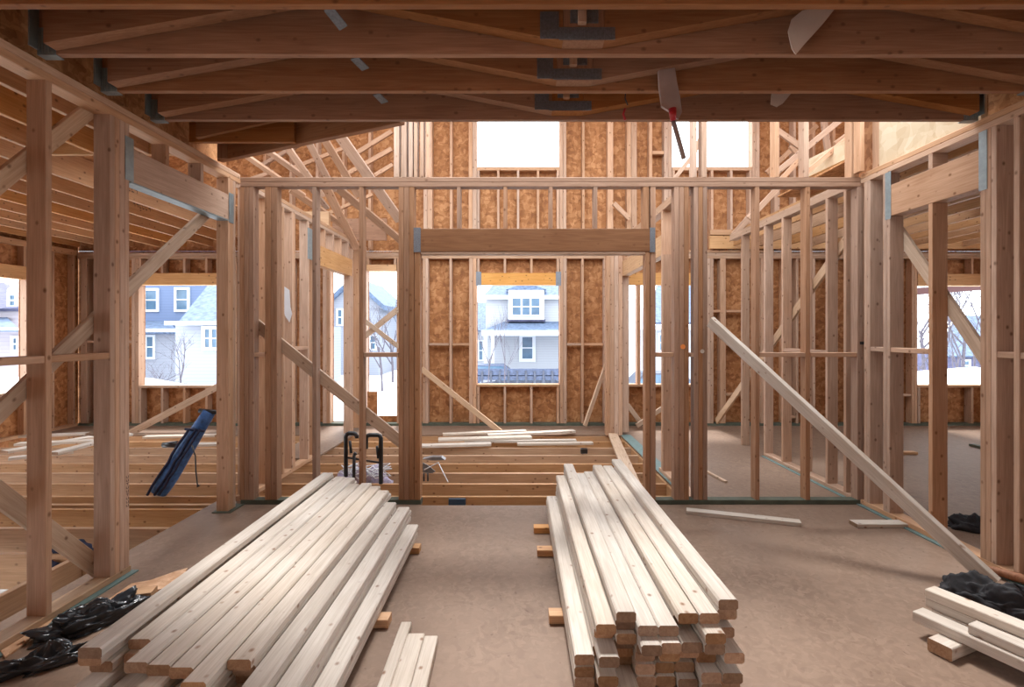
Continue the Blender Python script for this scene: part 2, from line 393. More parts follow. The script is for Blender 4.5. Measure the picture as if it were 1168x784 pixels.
fstud(861.5, 866.5); fstud(919, 924.3); fstud(978, 990.5, 2)
bx('header', fx(473), fx(746.5), y0-.006, y1, 2.212, 2.412, 'backlit_header', wf)
bx('header_plate', fx(480), fx(736), y0+.0, y1, 2.19, 2.2115, 'plate', wf)
strap(wf, fx(472), fx(480), y0-.010, y0-.0065, 2.205, 2.42, m='plate_steel')
strap(wf, fx(741), fx(747), y0-.010, y0-.0065, 2.205, 2.42, m='plate_steel')
for a, b in ((521, 525.5), (574, 578.5), (626, 630.5), (677, 681.5)):
    fstud(a, b, 1, 2.4125, ZTF, 'cripple_stud')
fstud(733.5, 740.5, 1, 2.4125, ZTF, 'cripple_stud')
def fblock(a, b, z=1.29): bx('blocking', fx(a), fx(b), y0+.004, y1-.002, z, z+.038, 'stud', wf)
fblock(290, 301.5); fblock(414.8, 454); fblock(748.5, 768.6); fblock(786.4, 791.2)
fblock(867, 918.6); fblock(924.7, 977.6)

# ------------------------------------------------------------------ stud wall standing on the partition line above
wu = wall('wall_upper', 'upper floor studs rising above the partition beside the open void')
def ustud(a, b, z1=5.6, Y=YF):
    bx('stud', (a-CX)*Y/F, (b-CX)*Y/F, Y+.002, Y+.094, ZP-.02, z1, 'stud', wu)
for a, b in ((449, 455), (458, 463.5), (466, 470.5), (472, 476), (479, 483), (486, 489.5), (790, 795), (800.5, 806.5), (884, 889), (917, 923), (971, 980)):
    ustud(a, b)
bx('stud', 2.93, 2.968, 4.42, 4.51, ZP+.001, 5.6, 'stud', wu)
bx('stud', 3.06, 3.098, 4.37, 4.46, ZP+.001, 5.6, 'stud', wu)
bx('sheathing', 3.105, 3.115, 4.36, 4.70, ZP+.001, 5.6, 'osb', wu, 0)
bx('top_plate', -2.0, 3.1, YF+.002, YF+.094, 5.601, 5.64, 'plate', wu)

# ------------------------------------------------------------------ far outside wall, two storeys
we = wall('wall_rear', 'far outside wall of orange strand board between studs')
S2 = YB/F
def ex(px): return (px-CX)*S2
def ez(py): return EYE+(CY-py)*S2
TH = .012
# openings: x0, x1, z0, z1
lo_open = [(ex(158), ex(262), ez(440), ez(325)), (ex(377), ex(396.5), .05, ez(304)), (ex(418), ex(452), ez(476), ez(309)),
           (ex(544), ex(638), ez(438.5), ez(325)), (ex(712), ex(806), ez(438.5), ez(325)), (ex(1047), ex(1141), ez(439.5), ez(326))]
hi_open = [(ex(544), ex(638), ez(190.5), 5.35), (ex(767), ex(858), ez(190.5), 5.35)]
def sheath(xa, xb, za, zb): 
    if xb-xa > .01 and zb-za > .01: bx('sheathing', xa, xb, YB+.142, YB+.142+TH, za, zb, 'osb', we, 0)
x = -7.215
for (a, b, c, d) in lo_open:
    sheath(x, a, -.25, 2.84); sheath(a, b, -.25, c); sheath(a, b, d, 2.84); x = b
sheath(x, 8.02, -.25, 2.84)
x = -7.215
for (a, b, c, d) in hi_open:
    sheath(x, a, 2.843, 5.64); sheath(a, b, 2.843, c); sheath(a, b, d, 5.64); x = b
sheath(x, 8.02, 2.843, 5.64)
def eb(name, xa, xb, za, zb, mat='stud', dy=0, dd=.138): return bx(name, xa, xb, YB+dy, YB+dy+dd, za, zb, mat, we)
eb('bottom_plate', -7.1, 8.0, 0, .04, 'treated')
ZE = ez(295)
eb('top_plate', -7.1, 8.0, ZE, ZE+.04, 'plate'); eb('top_plate', -7.1, 8.0, ZE+.041, ez(288.5), 'plate')
eb('upper_plate', ex(447), ex(883), ez(288), ez(285.5), 'plate')
def es(a, b, za=.041, zb=None, n=1, mat='stud', name='stud'):
    w = (b-a)/n
    for k in range(n): eb(name, ex(a+k*w)+.001, ex(a+(k+1)*w)-.001, za, (ZE-.001 if zb is None else zb), mat)
# full height studs
for a, b, n in ((92, 99, 1), (107, 110, 1), (127, 130, 1), (150, 158, 2), (262, 270, 2), (282, 286, 1), (306, 309, 1), (332, 335, 1), (352, 355, 1), (368, 376.5, 2),
                (396.8, 402, 1), (452.4, 456, 1), (463, 466, 1), (482, 488.5, 2), (512.5, 515.5, 1), (535, 543.6, 2), (638.4, 646.5, 2), (663, 666, 1), (688.5, 692, 1), (699, 702, 1), (806.4, 814, 2),
                (821.5, 828, 1), (850.5, 854, 1), (868, 874, 1), (893, 896, 1), (908, 911, 1), (927, 930, 1), (948, 955, 1), (975, 978, 1), (1000, 1003, 1), (1040, 1046.6, 2), (1141.4, 1149, 2), (1162, 1165, 1)):
    es(a, b, n=n)
es(414, 417.6, n=1)
# headers, sills and cripples of the lower openings
for k, (a, b, c, d) in enumerate(lo_open):
    hz = d+.19 if k not in (1, 2) else d+.10
    eb('header', a+.001, b-.001, d, hz, 'glulam')
    if c > .2: eb('sill_plate', a+.001, b-.001, c-.04, c, 'plate')
    n = max(1, round((b-a)/.42))
    for q in range(n+1):
        xx = a+.022+(b-a-.044)*q/n
        if c > .3: eb('cripple_stud', xx-.019, xx+.019, .041, c-.041)
        if hz < ZE-.03: eb('cripple_stud', xx-.019, xx+.019, hz+.001, ZE-.001)
for a, b in ((543, 549), (634, 640), (711, 717)):
    strap(we, ex(a), ex(b), YB-.004, YB, ez(326), ez(310), m='plate_steel')
eb('mullion_stud', ex(727), ex(730.5), ez(438.5)+.001, ez(325)-.001)
eb('half_panel', ex(418.5), ex(430), .05, ez(447), 'osb', .02, .012)
# mid-height blocks
for a, b, py in ((489, 512, 393), (516, 535, 393), (646.7, 663, 393), (666.3, 688, 393), (828.5, 850, 355), (854.3, 867.5, 394), (828.5, 850, 393), (828.5, 850, 450), (814.3, 821.2, 355),
                 (1003.5, 1039.5, 400), (1014, 1039, 451), (896.5, 907.5, 476), (99.5, 106.5, 390), (130.5, 149.5, 390)):
    eb('blocking', ex(a), ex(b), ez(py)-.019, ez(py)+.019, dd=.09, dy=.0)
# upper studs of the void
z0u = ez(285)
def eu(a, b, za=None, zb=5.6, name='stud'): eb(name, ex(a), ex(b), z0u if za is None else za, zb)
for a, b in ((457, 461), (483, 487), (487.3, 493), (513, 516), (534.5, 538.8), (539.1, 543.8), (638.2, 642), (642.3, 646), (664, 667), (693, 699.5), (715, 720), (720.3, 726.5), (740.5, 744), (757.5, 762), (762.2, 766.6),
             (858.3, 862), (862.3, 866.5), (883.5, 889.5), (905, 908), (927, 930), (950, 953), (975, 978), (1000, 1003), (1030, 1033), (1060, 1063),
             (300, 303), (330, 333), (360, 363), (390, 393), (420, 423)):
    eu(a, b)
for (a, b, c, d) in hi_open:
    eb('sill_plate', a+.001, b-.001, c-.055, c, 'plate'); eb('header', a+.001, b-.001, d, d+.2, 'glulam')
    n = 4
    for q in range(n+1):
        xx = a+.022+(b-a-.044)*q/n; eb('cripple_stud', xx-.019, xx+.019, z0u, c-.056)
eb('blocking', ex(744.3), ex(757.2), ez(176), ez(172), dd=.09)
eb('top_plate', -7.1, 8.0, 5.601, 5.64, 'plate')
eb('rim_board', ex(808), 8.0, ez(284.5), ez(269.5), 'header', -.06, .05)
eb('ledger_board', ex(808), 8.0, ez(269), ez(263), 'plate', -.08, .07)

# outer side walls of the wings
def side_wall(name, X, s, opens, label):
    w = wall(name, label); y = 0.6
    for (a, b) in opens:
        for (p, q, za, zb) in ((y, a, -.25, 3.16), (a, b, -.25, .66), (a, b, 2.27, 3.16)):
            bx('sheathing', X+s*.10, X+s*.112, p, q, za, zb, 'osb', w, 0)
        bx('header', X, X+s*.095, a, b, 2.27, 2.46, 'glulam', w); bx('sill_plate', X, X+s*.095, a, b, .62, .66, 'plate', w)
        n = max(2, round((b-a)/.42))
        for k in range(n+1):
            yy = a+.02+(b-a-.04)*k/n
            bx('cripple_stud', X, X+s*.095, yy-.019, yy+.019, .041, .619, 'stud', w); bx('cripple_stud', X, X+s*.095, yy-.019, yy+.019, 2.461, 2.75, 'stud', w)
        for yy in (a-.04, a-.08, b+.002, b+.042): bx('stud', X, X+s*.095, yy, yy+T, .041, 2.75, 'stud', w)
        y = b
    bx('sheathing', X+s*.10, X+s*.112, y, YB+.13, -.25, 3.16, 'osb', w, 0)
    bx('bottom_plate', X, X+s*.095, .6, YB-.01, 0, .04, 'plate', w); bx('top_plate', X, X+s*.095, .6, YB-.01, 2.751, 2.835, 'plate', w)
    yy = 1.0
    while yy < YB-.2:
        if all(not (a-.1 < yy < b+.1) for a, b in opens): bx('stud', X, X+s*.095, yy, yy+T, .041, 2.75, 'stud', w)
        yy += .406
    bx('stud', X, X+s*.095, YB-.08, YB-.042, .041, 2.75, 'stud', w)
    return w
side_wall('wall_left_wing', -7.1, -1, [(2.2, 4.3), (5.6, 7.48)], 'outside wall of the left wing with window gaps')
side_wall('wall_right_wing', 7.9, 1, [(2.2, 4.3), (5.4, 7.2)], 'outside wall of the right wing with window gaps')

# inner walls of the hall behind the partition
wh = wall('wall_left_rear', 'stud wall beyond the partition on the left with a headed doorway')
bx('top_plate', XL-D, XL, 4.63, 8.33, ZP-.041, ZP, 'plate', wh); bx('top_plate', XL-D, XL, 4.63, 8.33, ZP-.083, ZP-.042, 'plate', wh)
bx('bottom_plate', XL-D, XL, 4.63, 6.32, .0, .04, 'plate', wh)
for Y, z1 in ((4.66, ZT), (5.0, ZT), (5.34, ZT), (5.56, ZT), (5.60, ZT), (5.98, ZT), (6.19, ZT), (6.27, 2.33), (7.5, 2.33), (7.54, 2.33), (7.59, ZT), (7.95, ZT)):
    bx('stud', XL-D, XL, Y, Y+T, .041, z1, 'stud', wh)
bx('header', XL-D, XL, 6.23, 7.585, 2.331, 2.575, 'header', wh)
for Y in (6.5, 6.8, 7.1, 7.4): bx('cripple_stud', XL-D, XL, Y, Y+T, 2.576, ZT, 'stud', wh)
bx('blocking', XL-D+.006, XL-.002, 5.645, 5.978, 1.31, 1.348, 'stud', wh); bx('blocking', XL-D+.006, XL-.002, 5.05, 5.338, 1.31, 1.348, 'stud', wh)
strap(wh, XL-.001, XL+.004, 5.97, 6.19, 2.36, 2.72)

wk = wall('wall_hall', 'stud wall on the right of the joist bay with a wide header')
bx('top_plate', 1.54, 1.64, 4.63, 8.33, ZP-.083, ZP, 'plate', wk)
bx('bottom_plate', 1.54, 1.64, 4.63, 5.62, .0, .04, 'plate', wk); bx('sill_gasket', 1.515, 1.66, 4.63, 7.6, .0, .006, 'gasket', wk, 0)
for Y, z1 in ((5.02, ZT), (5.46, 2.33), (5.50, ZT), (7.60, 2.33), (7.64, 2.33), (7.68, ZT), (7.72, ZT), (8.1, ZT), (8.25, ZT)):
    bx('stud', 1.54, 1.64, Y, Y+T, .041, z1, 'stud', wk)
# built-up post at the end of the hall wall
for k in range(4): bx('post_stud', 1.30+k*.06, 1.30+k*.06+.058, 7.56, 7.70, .001, 2.76, 'stud', wk)
bx('header', 1.54, 1.64, 5.54, 7.60, 2.331, 2.55, 'header', wk)

wq = wall('wall_right_rear', 'stud wall beyond the partition on the right with a teal gasket')
bx('top_plate', XR, XR+D, 4.63, 7.3, ZP-.083, ZP, 'plate', wq)
bx('bottom_plate', XR-.05, XR+.05, 4.63, 6.3, .006, .042, 'plate', wq) if False else bx('bottom_plate', XR, XR+D, 4.63, 6.3, .006, .042, 'plate', wq)
bx('sill_gasket', XR-.035, XR+D+.03, 4.63, 6.3, .0, .006, 'gasket', wq, 0)
for Y in (4.72, 5.0, 5.43, 5.84, 6.26, 6.9):
    bx('stud', XR, XR+D, Y, Y+T, .043 if Y < 6.3 else .001, ZT, 'stud', wq)
bx('blocking', XR+.004, XR+D, 5.04, 5.428, 1.29, 1.328, 'stud', wq); bx('blocking', XR+.004, XR+D, 5.47, 5.838, 1.29, 1.328, 'stud', wq)

# unseen wall behind the camera and wing ends, added to cut fill light
wb = wall('wall_back_unseen', 'unseen strand board wall added behind the viewer to cut light, with an opening')
for (xa, xb, za, zb) in ((-7.2, -.0, -.25, 3.2), (.7, 8.05, -.25, 3.2), (.0, .7, -.25, 1.1), (.0, .7, 2.0, 3.2)):
    bx('sheathing', xa, xb, -3.16, -3.14, za, zb, 'osb', wb, 0)
x = -2.3
while x < 3.0:
    if not -.55 < x < .7: bx('stud', x, x+T, -3.13, -3.04, .001, 2.86, 'stud', wb)
    x += .406
for xa, xb in ((-7.2, -2.56), (3.12, 8.05)): bx('unseen_end_sheathing', xa, xb, .58, .595, -.25, 3.2, 'osb', wb, 0)

# ceilings of the wings: joists running away from the camera
cl = empty('ceiling_left_wing', (0, 0, 0), 'pale orange joists over the left wing running to the far wall', kind='structure')
x = -4.03
while x > -7.15:
    bx('wing_joist', x-T, x, 1.0, YB-.02, ZP+.001, ZP+.24, 'wjoist', cl); x -= .43
bx('wing_deck', -7.2, -3.6, .6, YB, ZP+.242, ZP+.26, 'rim', cl, 0)
bx('wing_deck', -3.6, -2.56, .6, 4.0, ZP+.302, ZP+.32, 'rim', cl, 0)
for q in (-2.85, -3.25, -3.64): bx('wing_joist', q-T, q, 1.0, 4.0, ZP+.001, ZP+.24, 'wjoist', cl)
bx('end_joist', -3.66, -2.56, 4.01, 4.05, ZP+.001, ZP+.30, 'ljoist', cl)
cr = empty('ceiling_right_wing', (0, 0, 0), 'brown joists over the right wing running to the far wall', kind='structure')
x = 3.45
while x < 7.9:
    bx('wing_joist', x, x+T, 1.0, YB-.1, ZP+.001, ZP+.24, 'ljoist', cr); x += .406
bx('wing_deck', 3.12, 8.05, .6, YB, ZP+.302, ZP+.32, 'rim', cr, 0) if False else bx('wing_deck', 3.12, 8.05, .6, 6.2, ZP+.242, ZP+.26, 'rim', cr, 0)

# ------------------------------------------------------------------ roof framing over the wings seen through the void
rl = empty('roof_frame_left', (0, 0, 0), 'sloping rafters crowded under the left roof', kind='structure')
def member(par, name, x1, y1, Y1, x2, y2, Y2, w, t=.04, mat='stud', ext=0, wd=(1, 0, .2)):
    a, b = P(x1, y1, Y1), P(x2, y2, Y2); d = (b-a).normalized()
    return board(name, a-d*ext, b+d*ext, w, t, wd, mat, par)
for r in ((281, 178, 6.0, 345, 222, 6.6, .06), (305, 172, 6.0, 352, 206, 6.5, .07), (322, 160, 5.9, 366, 222, 6.6, .08), (350, 158, 6.1, 380, 216, 6.8, .08), (366, 152, 6.2, 408, 222, 6.9, .09),
          (384, 150, 6.0, 455, 250, 7.2, .13), (334, 218, 6.9, 398, 262, 7.6, .09), (373, 216, 6.6, 406, 282, 7.6, .11), (382, 212, 6.8, 458, 275, 7.8, .11), (348, 206, 7.0, 372, 236, 7.4, .07)):
    member(rl, 'rafter', *r, ext=.03)
for r in ((283, 206, 8.0, 312, 196, 8.0, .06), (335, 192, 8.1, 395, 168, 8.1, .06), (402, 178, 8.1, 447, 150, 8.1, .07), (390, 202, 8.15, 447, 170, 8.15, .07), (428, 200, 8.1, 448, 188, 8.1, .06), (296, 190, 8.1, 350, 160, 8.1, .06), (360, 250, 8.0, 425, 222, 8.0, .05)):
    member(rl, 'collar_tie', *r, t=.05)
bx('ridge_beam', -2.75, -1.95, 7.7, 7.75, ZP+.0, ZP+.32, 'joist', rl)
bx('ridge_beam', -2.95, -2.55, 7.0, 7.06, ZP+.001, ZP+.26, 'header', rl)
# underside of the left roof slope
prism('roof_and_shade_deck', [(-7.2, 4.3, 3.2), (-3.2, 4.3, 5.64), (-3.2, 8.5, 5.64), (-7.2, 8.5, 3.2)], (0, 0, .02), 'rim', rl)
rr = empty('roof_frame_right', (0, 0, 0), 'sunlit truss members crossing under the right roof', kind='structure')
for r in ((882, 200, 6.0, 962, 134, 6.0, .065), (922, 195, 5.6, 972, 153, 5.6, .05), (889, 207, 6.6, 914, 180, 6.6, .06), (888, 150, 7.2, 916, 170, 7.2, .08), (838, 267, 7.8, 858, 244, 7.8, .09), (856, 248, 7.4, 888, 214, 7.4, .08),
          (955, 163, 5.7, 986, 140, 5.7, .06), (903, 168, 7.5, 935, 205, 7.5, .07), (770, 203, 6.5, 790, 178, 6.5, .05), (789, 182, 6.5, 800, 155, 6.5, .05), (940, 140, 7.6, 948, 200, 7.6, .09), (876, 196, 7.9, 930, 145, 7.9, .07)):
    member(rr, 'truss_web', *r, ext=.03)
a, b = P(922, 193, 5.9), P(985, 162, 5.3)
board('sloping_beam', a, b, .20, .05, (0, 0, 1), 'pale_rim', rr, .002)
a, b = P(700, 166+60, 7.5), P(717, 247, 7.5)
board('short_knee', P(700, 232, 8.25), P(718, 250, 8.25), .07, .04, (0, 0, 1), 'stud', rr)
prism('roof_and_shade_deck', [(8.1, 4.3, 3.3), (5.2, 4.3, 5.64), (5.2, 8.5, 5.64), (8.1, 8.5, 3.3)], (0, 0, .02), 'rim', rr)

bx('roof_and_shade_deck', -3.3, -2.9, 5.6, 6.88, 5.66, 5.68, 'rim', rl, 0); bx('roof_and_shade_deck', 3.4, 5.3, 4.3, 6.88, 5.66, 5.68, 'rim', rr, 0)  # flat decks added out of view to shade the upper left and right
bx('roof_and_shade_deck', -3.3, 5.3, 6.9, 8.5, 5.66, 5.68, 'rim', rr, 0)  # unseen deck added over the void to keep skylight off the far wall
# ------------------------------------------------------------------ temporary braces
def brace(label, a, b, w=.089, t=.03, wd=(0, 0, 1), name='wood_brace', mat='brace', group=None):
    return tag(board(name, a, b, w, t, wd, mat), label, 'brace', group)
XO = XL-D-.017
brace('long diagonal board behind the nearest left wall studs, rising to the header', V((XO, 1.9, .60)), SX(236, 243, XO), .085)
brace('diagonal board low on the left wall, running down to the built-up post foot', V((XO-.034, 1.9, 1.40)), SX(122, 651, XO)-V((.034, 0, 0)), .10)
brace('short diagonal board at the top left corner of the left wall', V((XO, 1.9, 1.55)), SX(106, 122, XO), .085)
brace('reddish diagonal board across the left bays of the partition, descending to the opening post', P(287, 366, 4.635), P(462, 508, 4.635), .10, .03)
m_b = brace('long pale brace leaning from the partition post down to the floor on the right', V((fx(809), 4.49, 1.60)), V((2.79, 3.03, .035)), .098, .04, (.3, -.9, .4), mat='lumber')
brace('diagonal board behind the right partition bays, foot at the far floor', V((XR+.125, 8.1, .12)), V((XR+.125, 4.72, 2.52)), .10, .03)
brace('dark diagonal board slanting down across the opening of the right wall', SX(1024, 262, XR+.128), SX(1132, 420, XR+.128), .095, .03)
brace('thin brace against the far wall left of the centre window', P(481, 421, YB-.05), P(571, 493, 7.85), .085, .03)
brace('thin brace against the far wall right of the centre window', P(667, 486, 8.0), P(694, 408, YB-.05), .07, .03)
brace('board crossing the narrow far window from lower left to upper right', P(416, 384, 8.25), P(455, 352, 8.25), .09, .03)
brace('board crossing the narrow far window from upper left to lower right', P(416, 366, 8.2), P(455, 396, 8.2), .07, .03)
brace('pale brace under the left wing window, foot on the subfloor', P(149, 494, 7.7), P(262, 434, 8.2), .10, .03)
brace('short brace at the foot of the far window behind the hall post', P(716, 462, 8.1), P(732, 484, 8.1), .07, .03)
brace('small brace behind the joined studs of the partition on the right', P(726, 486, 8.0), P(764, 460, 8.2), .07, .03)
brace('short dark brace inside the far left corner of the left wing', P(60, 408, 8.2), P(90, 384, 8.2), .07, .03) if False else None
brace('pale plank leaning from the joist bay edge toward the right lumber stack', V(((699-CX)*7.5/F, 7.50, .03)), V((fx(733), 4.66, .03)), .13, .03, (1, 0, 0))

# ------------------------------------------------------------------ lumber stacks
ORD = ['topmost', 'second', 'third', 'fourth', 'fifth', 'sixth', 'seventh', 'eighth', 'ninth', 'tenth', 'eleventh', 'twelfth']
def lumber(x, ytop, z, ya, yb, w, t, rot=0.0, roll=0.0):
    a, b = V((x, ya, z)), V((x+rot*(yb-ya), yb, z))
    return board('lumber_board', a, b, w, t, (math.cos(roll), 0, math.sin(roll)), 'lumber', None, .0075)
rnd = random.Random(11)
# left stack: ten columns, tall on the left and stepping down to the right
LT = .042; base = .0465
tops = [7, 6, 6, 6, 6, 6, 6, 5, 4, 2]
left_x = [-1.620, -1.528, -1.436, -1.344, -1.252, -1.160, -1.068, -.976, -.884, -.795]
front = [1.906, 2.03, 1.888, 1.873, 1.858, 1.78, 1.903, 1.70, 1.62, 1.55]
back = [4.30, 4.33, 4.30, 4.12, 4.14, 4.06, 3.95, 3.80, 3.82, 3.70]
ncol = len(tops)
for c in range(ncol):
    for k in range(tops[c]):
        d = tops[c]-1-k
        x = left_x[c]+.045+rnd.uniform(-.0008, .0008)
        ya = front[c] + (0 if d == 0 else rnd.uniform(-.15, .10)); yb = back[c] + (0 if d == 0 else rnd.uniform(-.10, .08))
        if c == 0 and d == 1: ya = 1.93; x -= .02
        o = lumber(x, 0, base+(k+.5)*LT, ya, yb, .0875, .0412)
        col = ('leftmost' if c == 0 else 'rightmost' if c == ncol-1 else ORD[c]+' from the left')
        if d == 0:
            tag(o, f'pale board on top of the left lumber stack, {col}', 'lumber board', 'top boards of the left lumber stack')
        elif d == 1 and c < 7 or c == ncol-1:
            tag(o, f'board one below the top of the left stack, column {col}', 'lumber board', 'boards of the left stack below the top')
        elif c == 0 or (c < 6 and d == 2):
            tag(o, f'board {ORD[d]} from top of the left stack, column {col}', 'lumber board', 'boards of the left stack below the top')
        else:
            tag(o, 'board buried inside the wide left lumber stack', 'lumber board', 'buried boards of the left lumber stack')
# loose boards lying in the steps of the left stack
for (x, z, ya, yb, lab) in ((-.655, .022, 1.3, 3.66, 'board lying on the floor against the right side of the left lumber stack'),):
    pass
# right stack
RT = .0452; base_r = .0465
cols = [(.215, 3, 2.12, 4.18), (.300, 6, 2.10, 4.30), (.384, 7, 2.11, 4.50), (.468, 6, 2.09, 4.36), (.551, 6, 2.09, 4.42), (.634, 7, 2.10, 4.46), (.720, 7, 2.10, 4.44), (.805, 8, 2.12, 4.48)]
rcol = ['leftmost', 'second from the left', 'third from the left', 'fourth from the left', 'fourth from the right', 'third from the right', 'second from the right', 'rightmost']
for c, (xl, n, ya0, yb0) in enumerate(cols):
    for k in range(n):
        d = n-1-k
        jx = 0 if d == 0 else rnd.uniform(-.0015, .0015)
        ya = ya0 + (0 if d == 0 else rnd.uniform(-.07, .10)); yb = yb0+(0 if d == 0 else rnd.uniform(-.12, .08))
        xf = xl+.0405+jx+.020; sh = -.012*(c-2)
        o = lumber(xf, 0, base_r+(k+.5)*RT, ya, yb, .081, .0435, rot=sh*.12/2.4)
        if d == 0: tag(o, f'pale board on top of the right lumber stack, {rcol[c]}', 'lumber board', 'top boards of the right lumber stack')
        else: tag(o, f'board {ORD[d]} from top of the right stack, column {rcol[c]}', 'lumber board', 'boards of the right stack below the top')
# cross blocks under the stacks
def block(x0, x1, y, lab, z0=.001, h=.044, w=.08): tag(bx('cross_block', x0, x1, y, y+w, z0, z0+h, 'block'), lab, 'wood block')
block(-1.66, -.665, 3.50, 'orange-brown block sticking out under the far right side of the left lumber stack')
block(-1.68, -.655, 2.62, 'orange-brown block sticking out under the near right side of the left lumber stack')
block(-1.70, -.80, 1.95, 'cross block under the near end of the left lumber stack')
block(.125, .90, 3.86, 'farthest cross block sticking out left of the right lumber stack')
block(.135, .92, 3.46, 'middle cross block sticking out left of the right lumber stack')
block(.165, .92, 2.66, 'nearest cross block sticking out left of the right lumber stack')
# three short boards in front
for k, (xa, w, yb, z) in enumerate(((-.585, .055, 2.60, .0), (-.529, .082, 2.50, .0), (-.446, .066, 2.48, .0))):
    o = board('lumber_board', (xa+w/2+.025, 1.15, .0245), (xa+w/2, yb, .0245), w-.001, .046, (1, 0, 0), 'lumber', None, .004)
    tag(o, ('narrow', 'middle', 'rightmost')[k]+' board of the three lying on the floor between the two stacks', 'lumber board', 'three boards on the floor between the stacks')
# small stack at the right edge of the picture
dr = V((.40, -.917, 0)).normalized(); nx = V((dr.y, -dr.x, 0)); nx = -nx if nx.x > 0 else nx   # nx points towards the camera side
def rboard(p, z, L, w, t, lab, up=(0, 0, 1), mat='lumber'):
    a = V((p[0], p[1], z)); o = board('lumber_board', a, a+dr*L, w, t, up, mat, None, .004); return tag(o, lab, 'lumber board', 'boards of the small stack at the right')
q = V((1.975, 2.58, 0)); bk = V((.917, .40, 0)).normalized()
rboard((q+bk*.04)[:2], .088, 1.3, .088, .05, 'lowest board of the small right stack, nearest the room', up=tuple(bk))
rboard((q+bk*.135+dr*.03)[:2], .088, 1.3, .088, .05, 'lower board of the small right stack, behind its front board', up=tuple(bk))
rboard((q+bk*.055+dr*.22)[:2], .136, 1.1, .075, .044, 'short board on the front edge of the small right stack', up=tuple(bk))
rboard((q+bk*.145+dr*.0)[:2], .136, 1.3, .085, .044, 'second layer board at the back of the small right stack', up=tuple(bk))
rboard((q+bk*.14-dr*.0)[:2], .181, 1.3, .085, .044, 'highest board of the small right stack', up=tuple(bk))
for s_, lab in ((.16, 'pale block under the far end of the small right stack'), (.62, 'pale block under the near end of the small right stack')):
    c_ = q+dr*s_
    o = board('cross_block', c_-bk*.09+V((0, 0, .032)), c_+bk*.36+V((0, 0, .032)), .10, .06, dr, 'lumber', None, .004); tag(o, lab, 'wood block')

# loose boards and scraps on the floors
def flatb(name, p, q, w, t, z, mat, lab, cat='board', group=None):
    a = G(*p, z); b = G(*q, z); return tag(board(name, a+V((0, 0, t/2)), b+V((0, 0, t/2)), w, t, (b-a).cross(V((0, 0, 1))), mat, None, .002), lab, cat, group)
flatb('scrap_board', (783, 585), (913, 599), .085, .03, .001, 'lumber', 'long offcut lying on the floor along the right partition', 'offcut')
flatb('scrap_board', (973, 600), (1040, 600), .10, .03, .001, 'lumber', 'short offcut beside the foot of the long right brace', 'offcut')
flatb('scrap_stick', (806, 539), (828, 551), .03, .02, .001, 'brace', 'thin stick on the floor beyond the right partition', 'stick')
flatb('scrap_board', (1024, 518), (1044, 518), .09, .03, .001, 'block', 'small dark offcut on the floor of the right wing', 'offcut')
flatb('scrap_board', (1108, 509), (1125, 513), .07, .03, .001, 'treated', 'small offcut beside the built-up post of the right wall', 'offcut')
for k, (p, q, w) in enumerate((((480, 510), (560, 508), .14), ((500, 503), (606, 500), .16), ((530, 505), (657, 504), .10), ((556, 498), (655, 493), .12), ((590, 508), (676, 507), .10), ((505, 497), (600, 493), .10))):
    flatb('loose_board', p, q, w, .03, .004+.031*(k % 2), 'lumber', ('leftmost pale', 'wide pale', 'long thin pale', 'far pale', 'rightmost pale', 'rearmost pale')[k]+' board lying across the open joists under the centre window', 'board', 'loose boards on the open joists')
for k, (p, q, w) in enumerate((((5, 517), (105, 500), .16), ((20, 508), (120, 504), .14), ((60, 519), (147, 497), .13), ((0, 500), (100, 496), .12), ((10, 525), (84, 517), .10), ((212, 509), (262, 508), .12), ((165, 500), (247, 498), .12))):
    flatb('loose_board', p, q, w, .03, .004+.031*(k % 3), 'lumber', ('nearest pale', 'straight pale', 'slanted pale', 'rearmost pale', 'short pale', 'near reddish', 'thin far')[k]+' board lying on the joists of the left wing', 'board', 'loose boards on the joists of the left wing')
# reddish bark slab at the right
a, b = G(1107, 649), G(1190, 676)
m = MB(); m.tube([a+V((0, 0, .02)), a.lerp(b, .3)+V((0, 0, .035)), a.lerp(b, .7)+V((0, 0, .04)), b+V((0, 0, .03))], [.008, .022, .028, .024], 10)
tag(m.build('bark_slab', 'bark', None, True), 'reddish rough slab on the floor along the foot of the right wall', 'wood slab')
# strand board scraps at the left
def scrap(name, pts, t, mat, lab, cat='offcut', z=.001):
    g = [G(*p, z) for p in pts]; return tag(prism(name, g, (0, 0, t), mat), lab, cat)
scrap('sheet_scrap', [(118, 690), (150, 668), (172, 664), (200, 654), (214, 650), (205, 668), (178, 676), (172, 683), (140, 688)], .012, 'osb_scrap', 'ragged scrap of strand board beside the left lumber stack')
scrap('sheet_scrap', [(0, 744), (20, 733), (52, 712), (66, 700), (58, 712), (34, 732), (6, 752)], .010, 'osb_scrap', 'long reddish splinter board beside the black film on the left')
o = flatb('scrap_board', (150, 681), (176, 678), .09, .03, .014, 'block', 'short brown offcut on the ragged scrap beside the left stack', 'offcut')

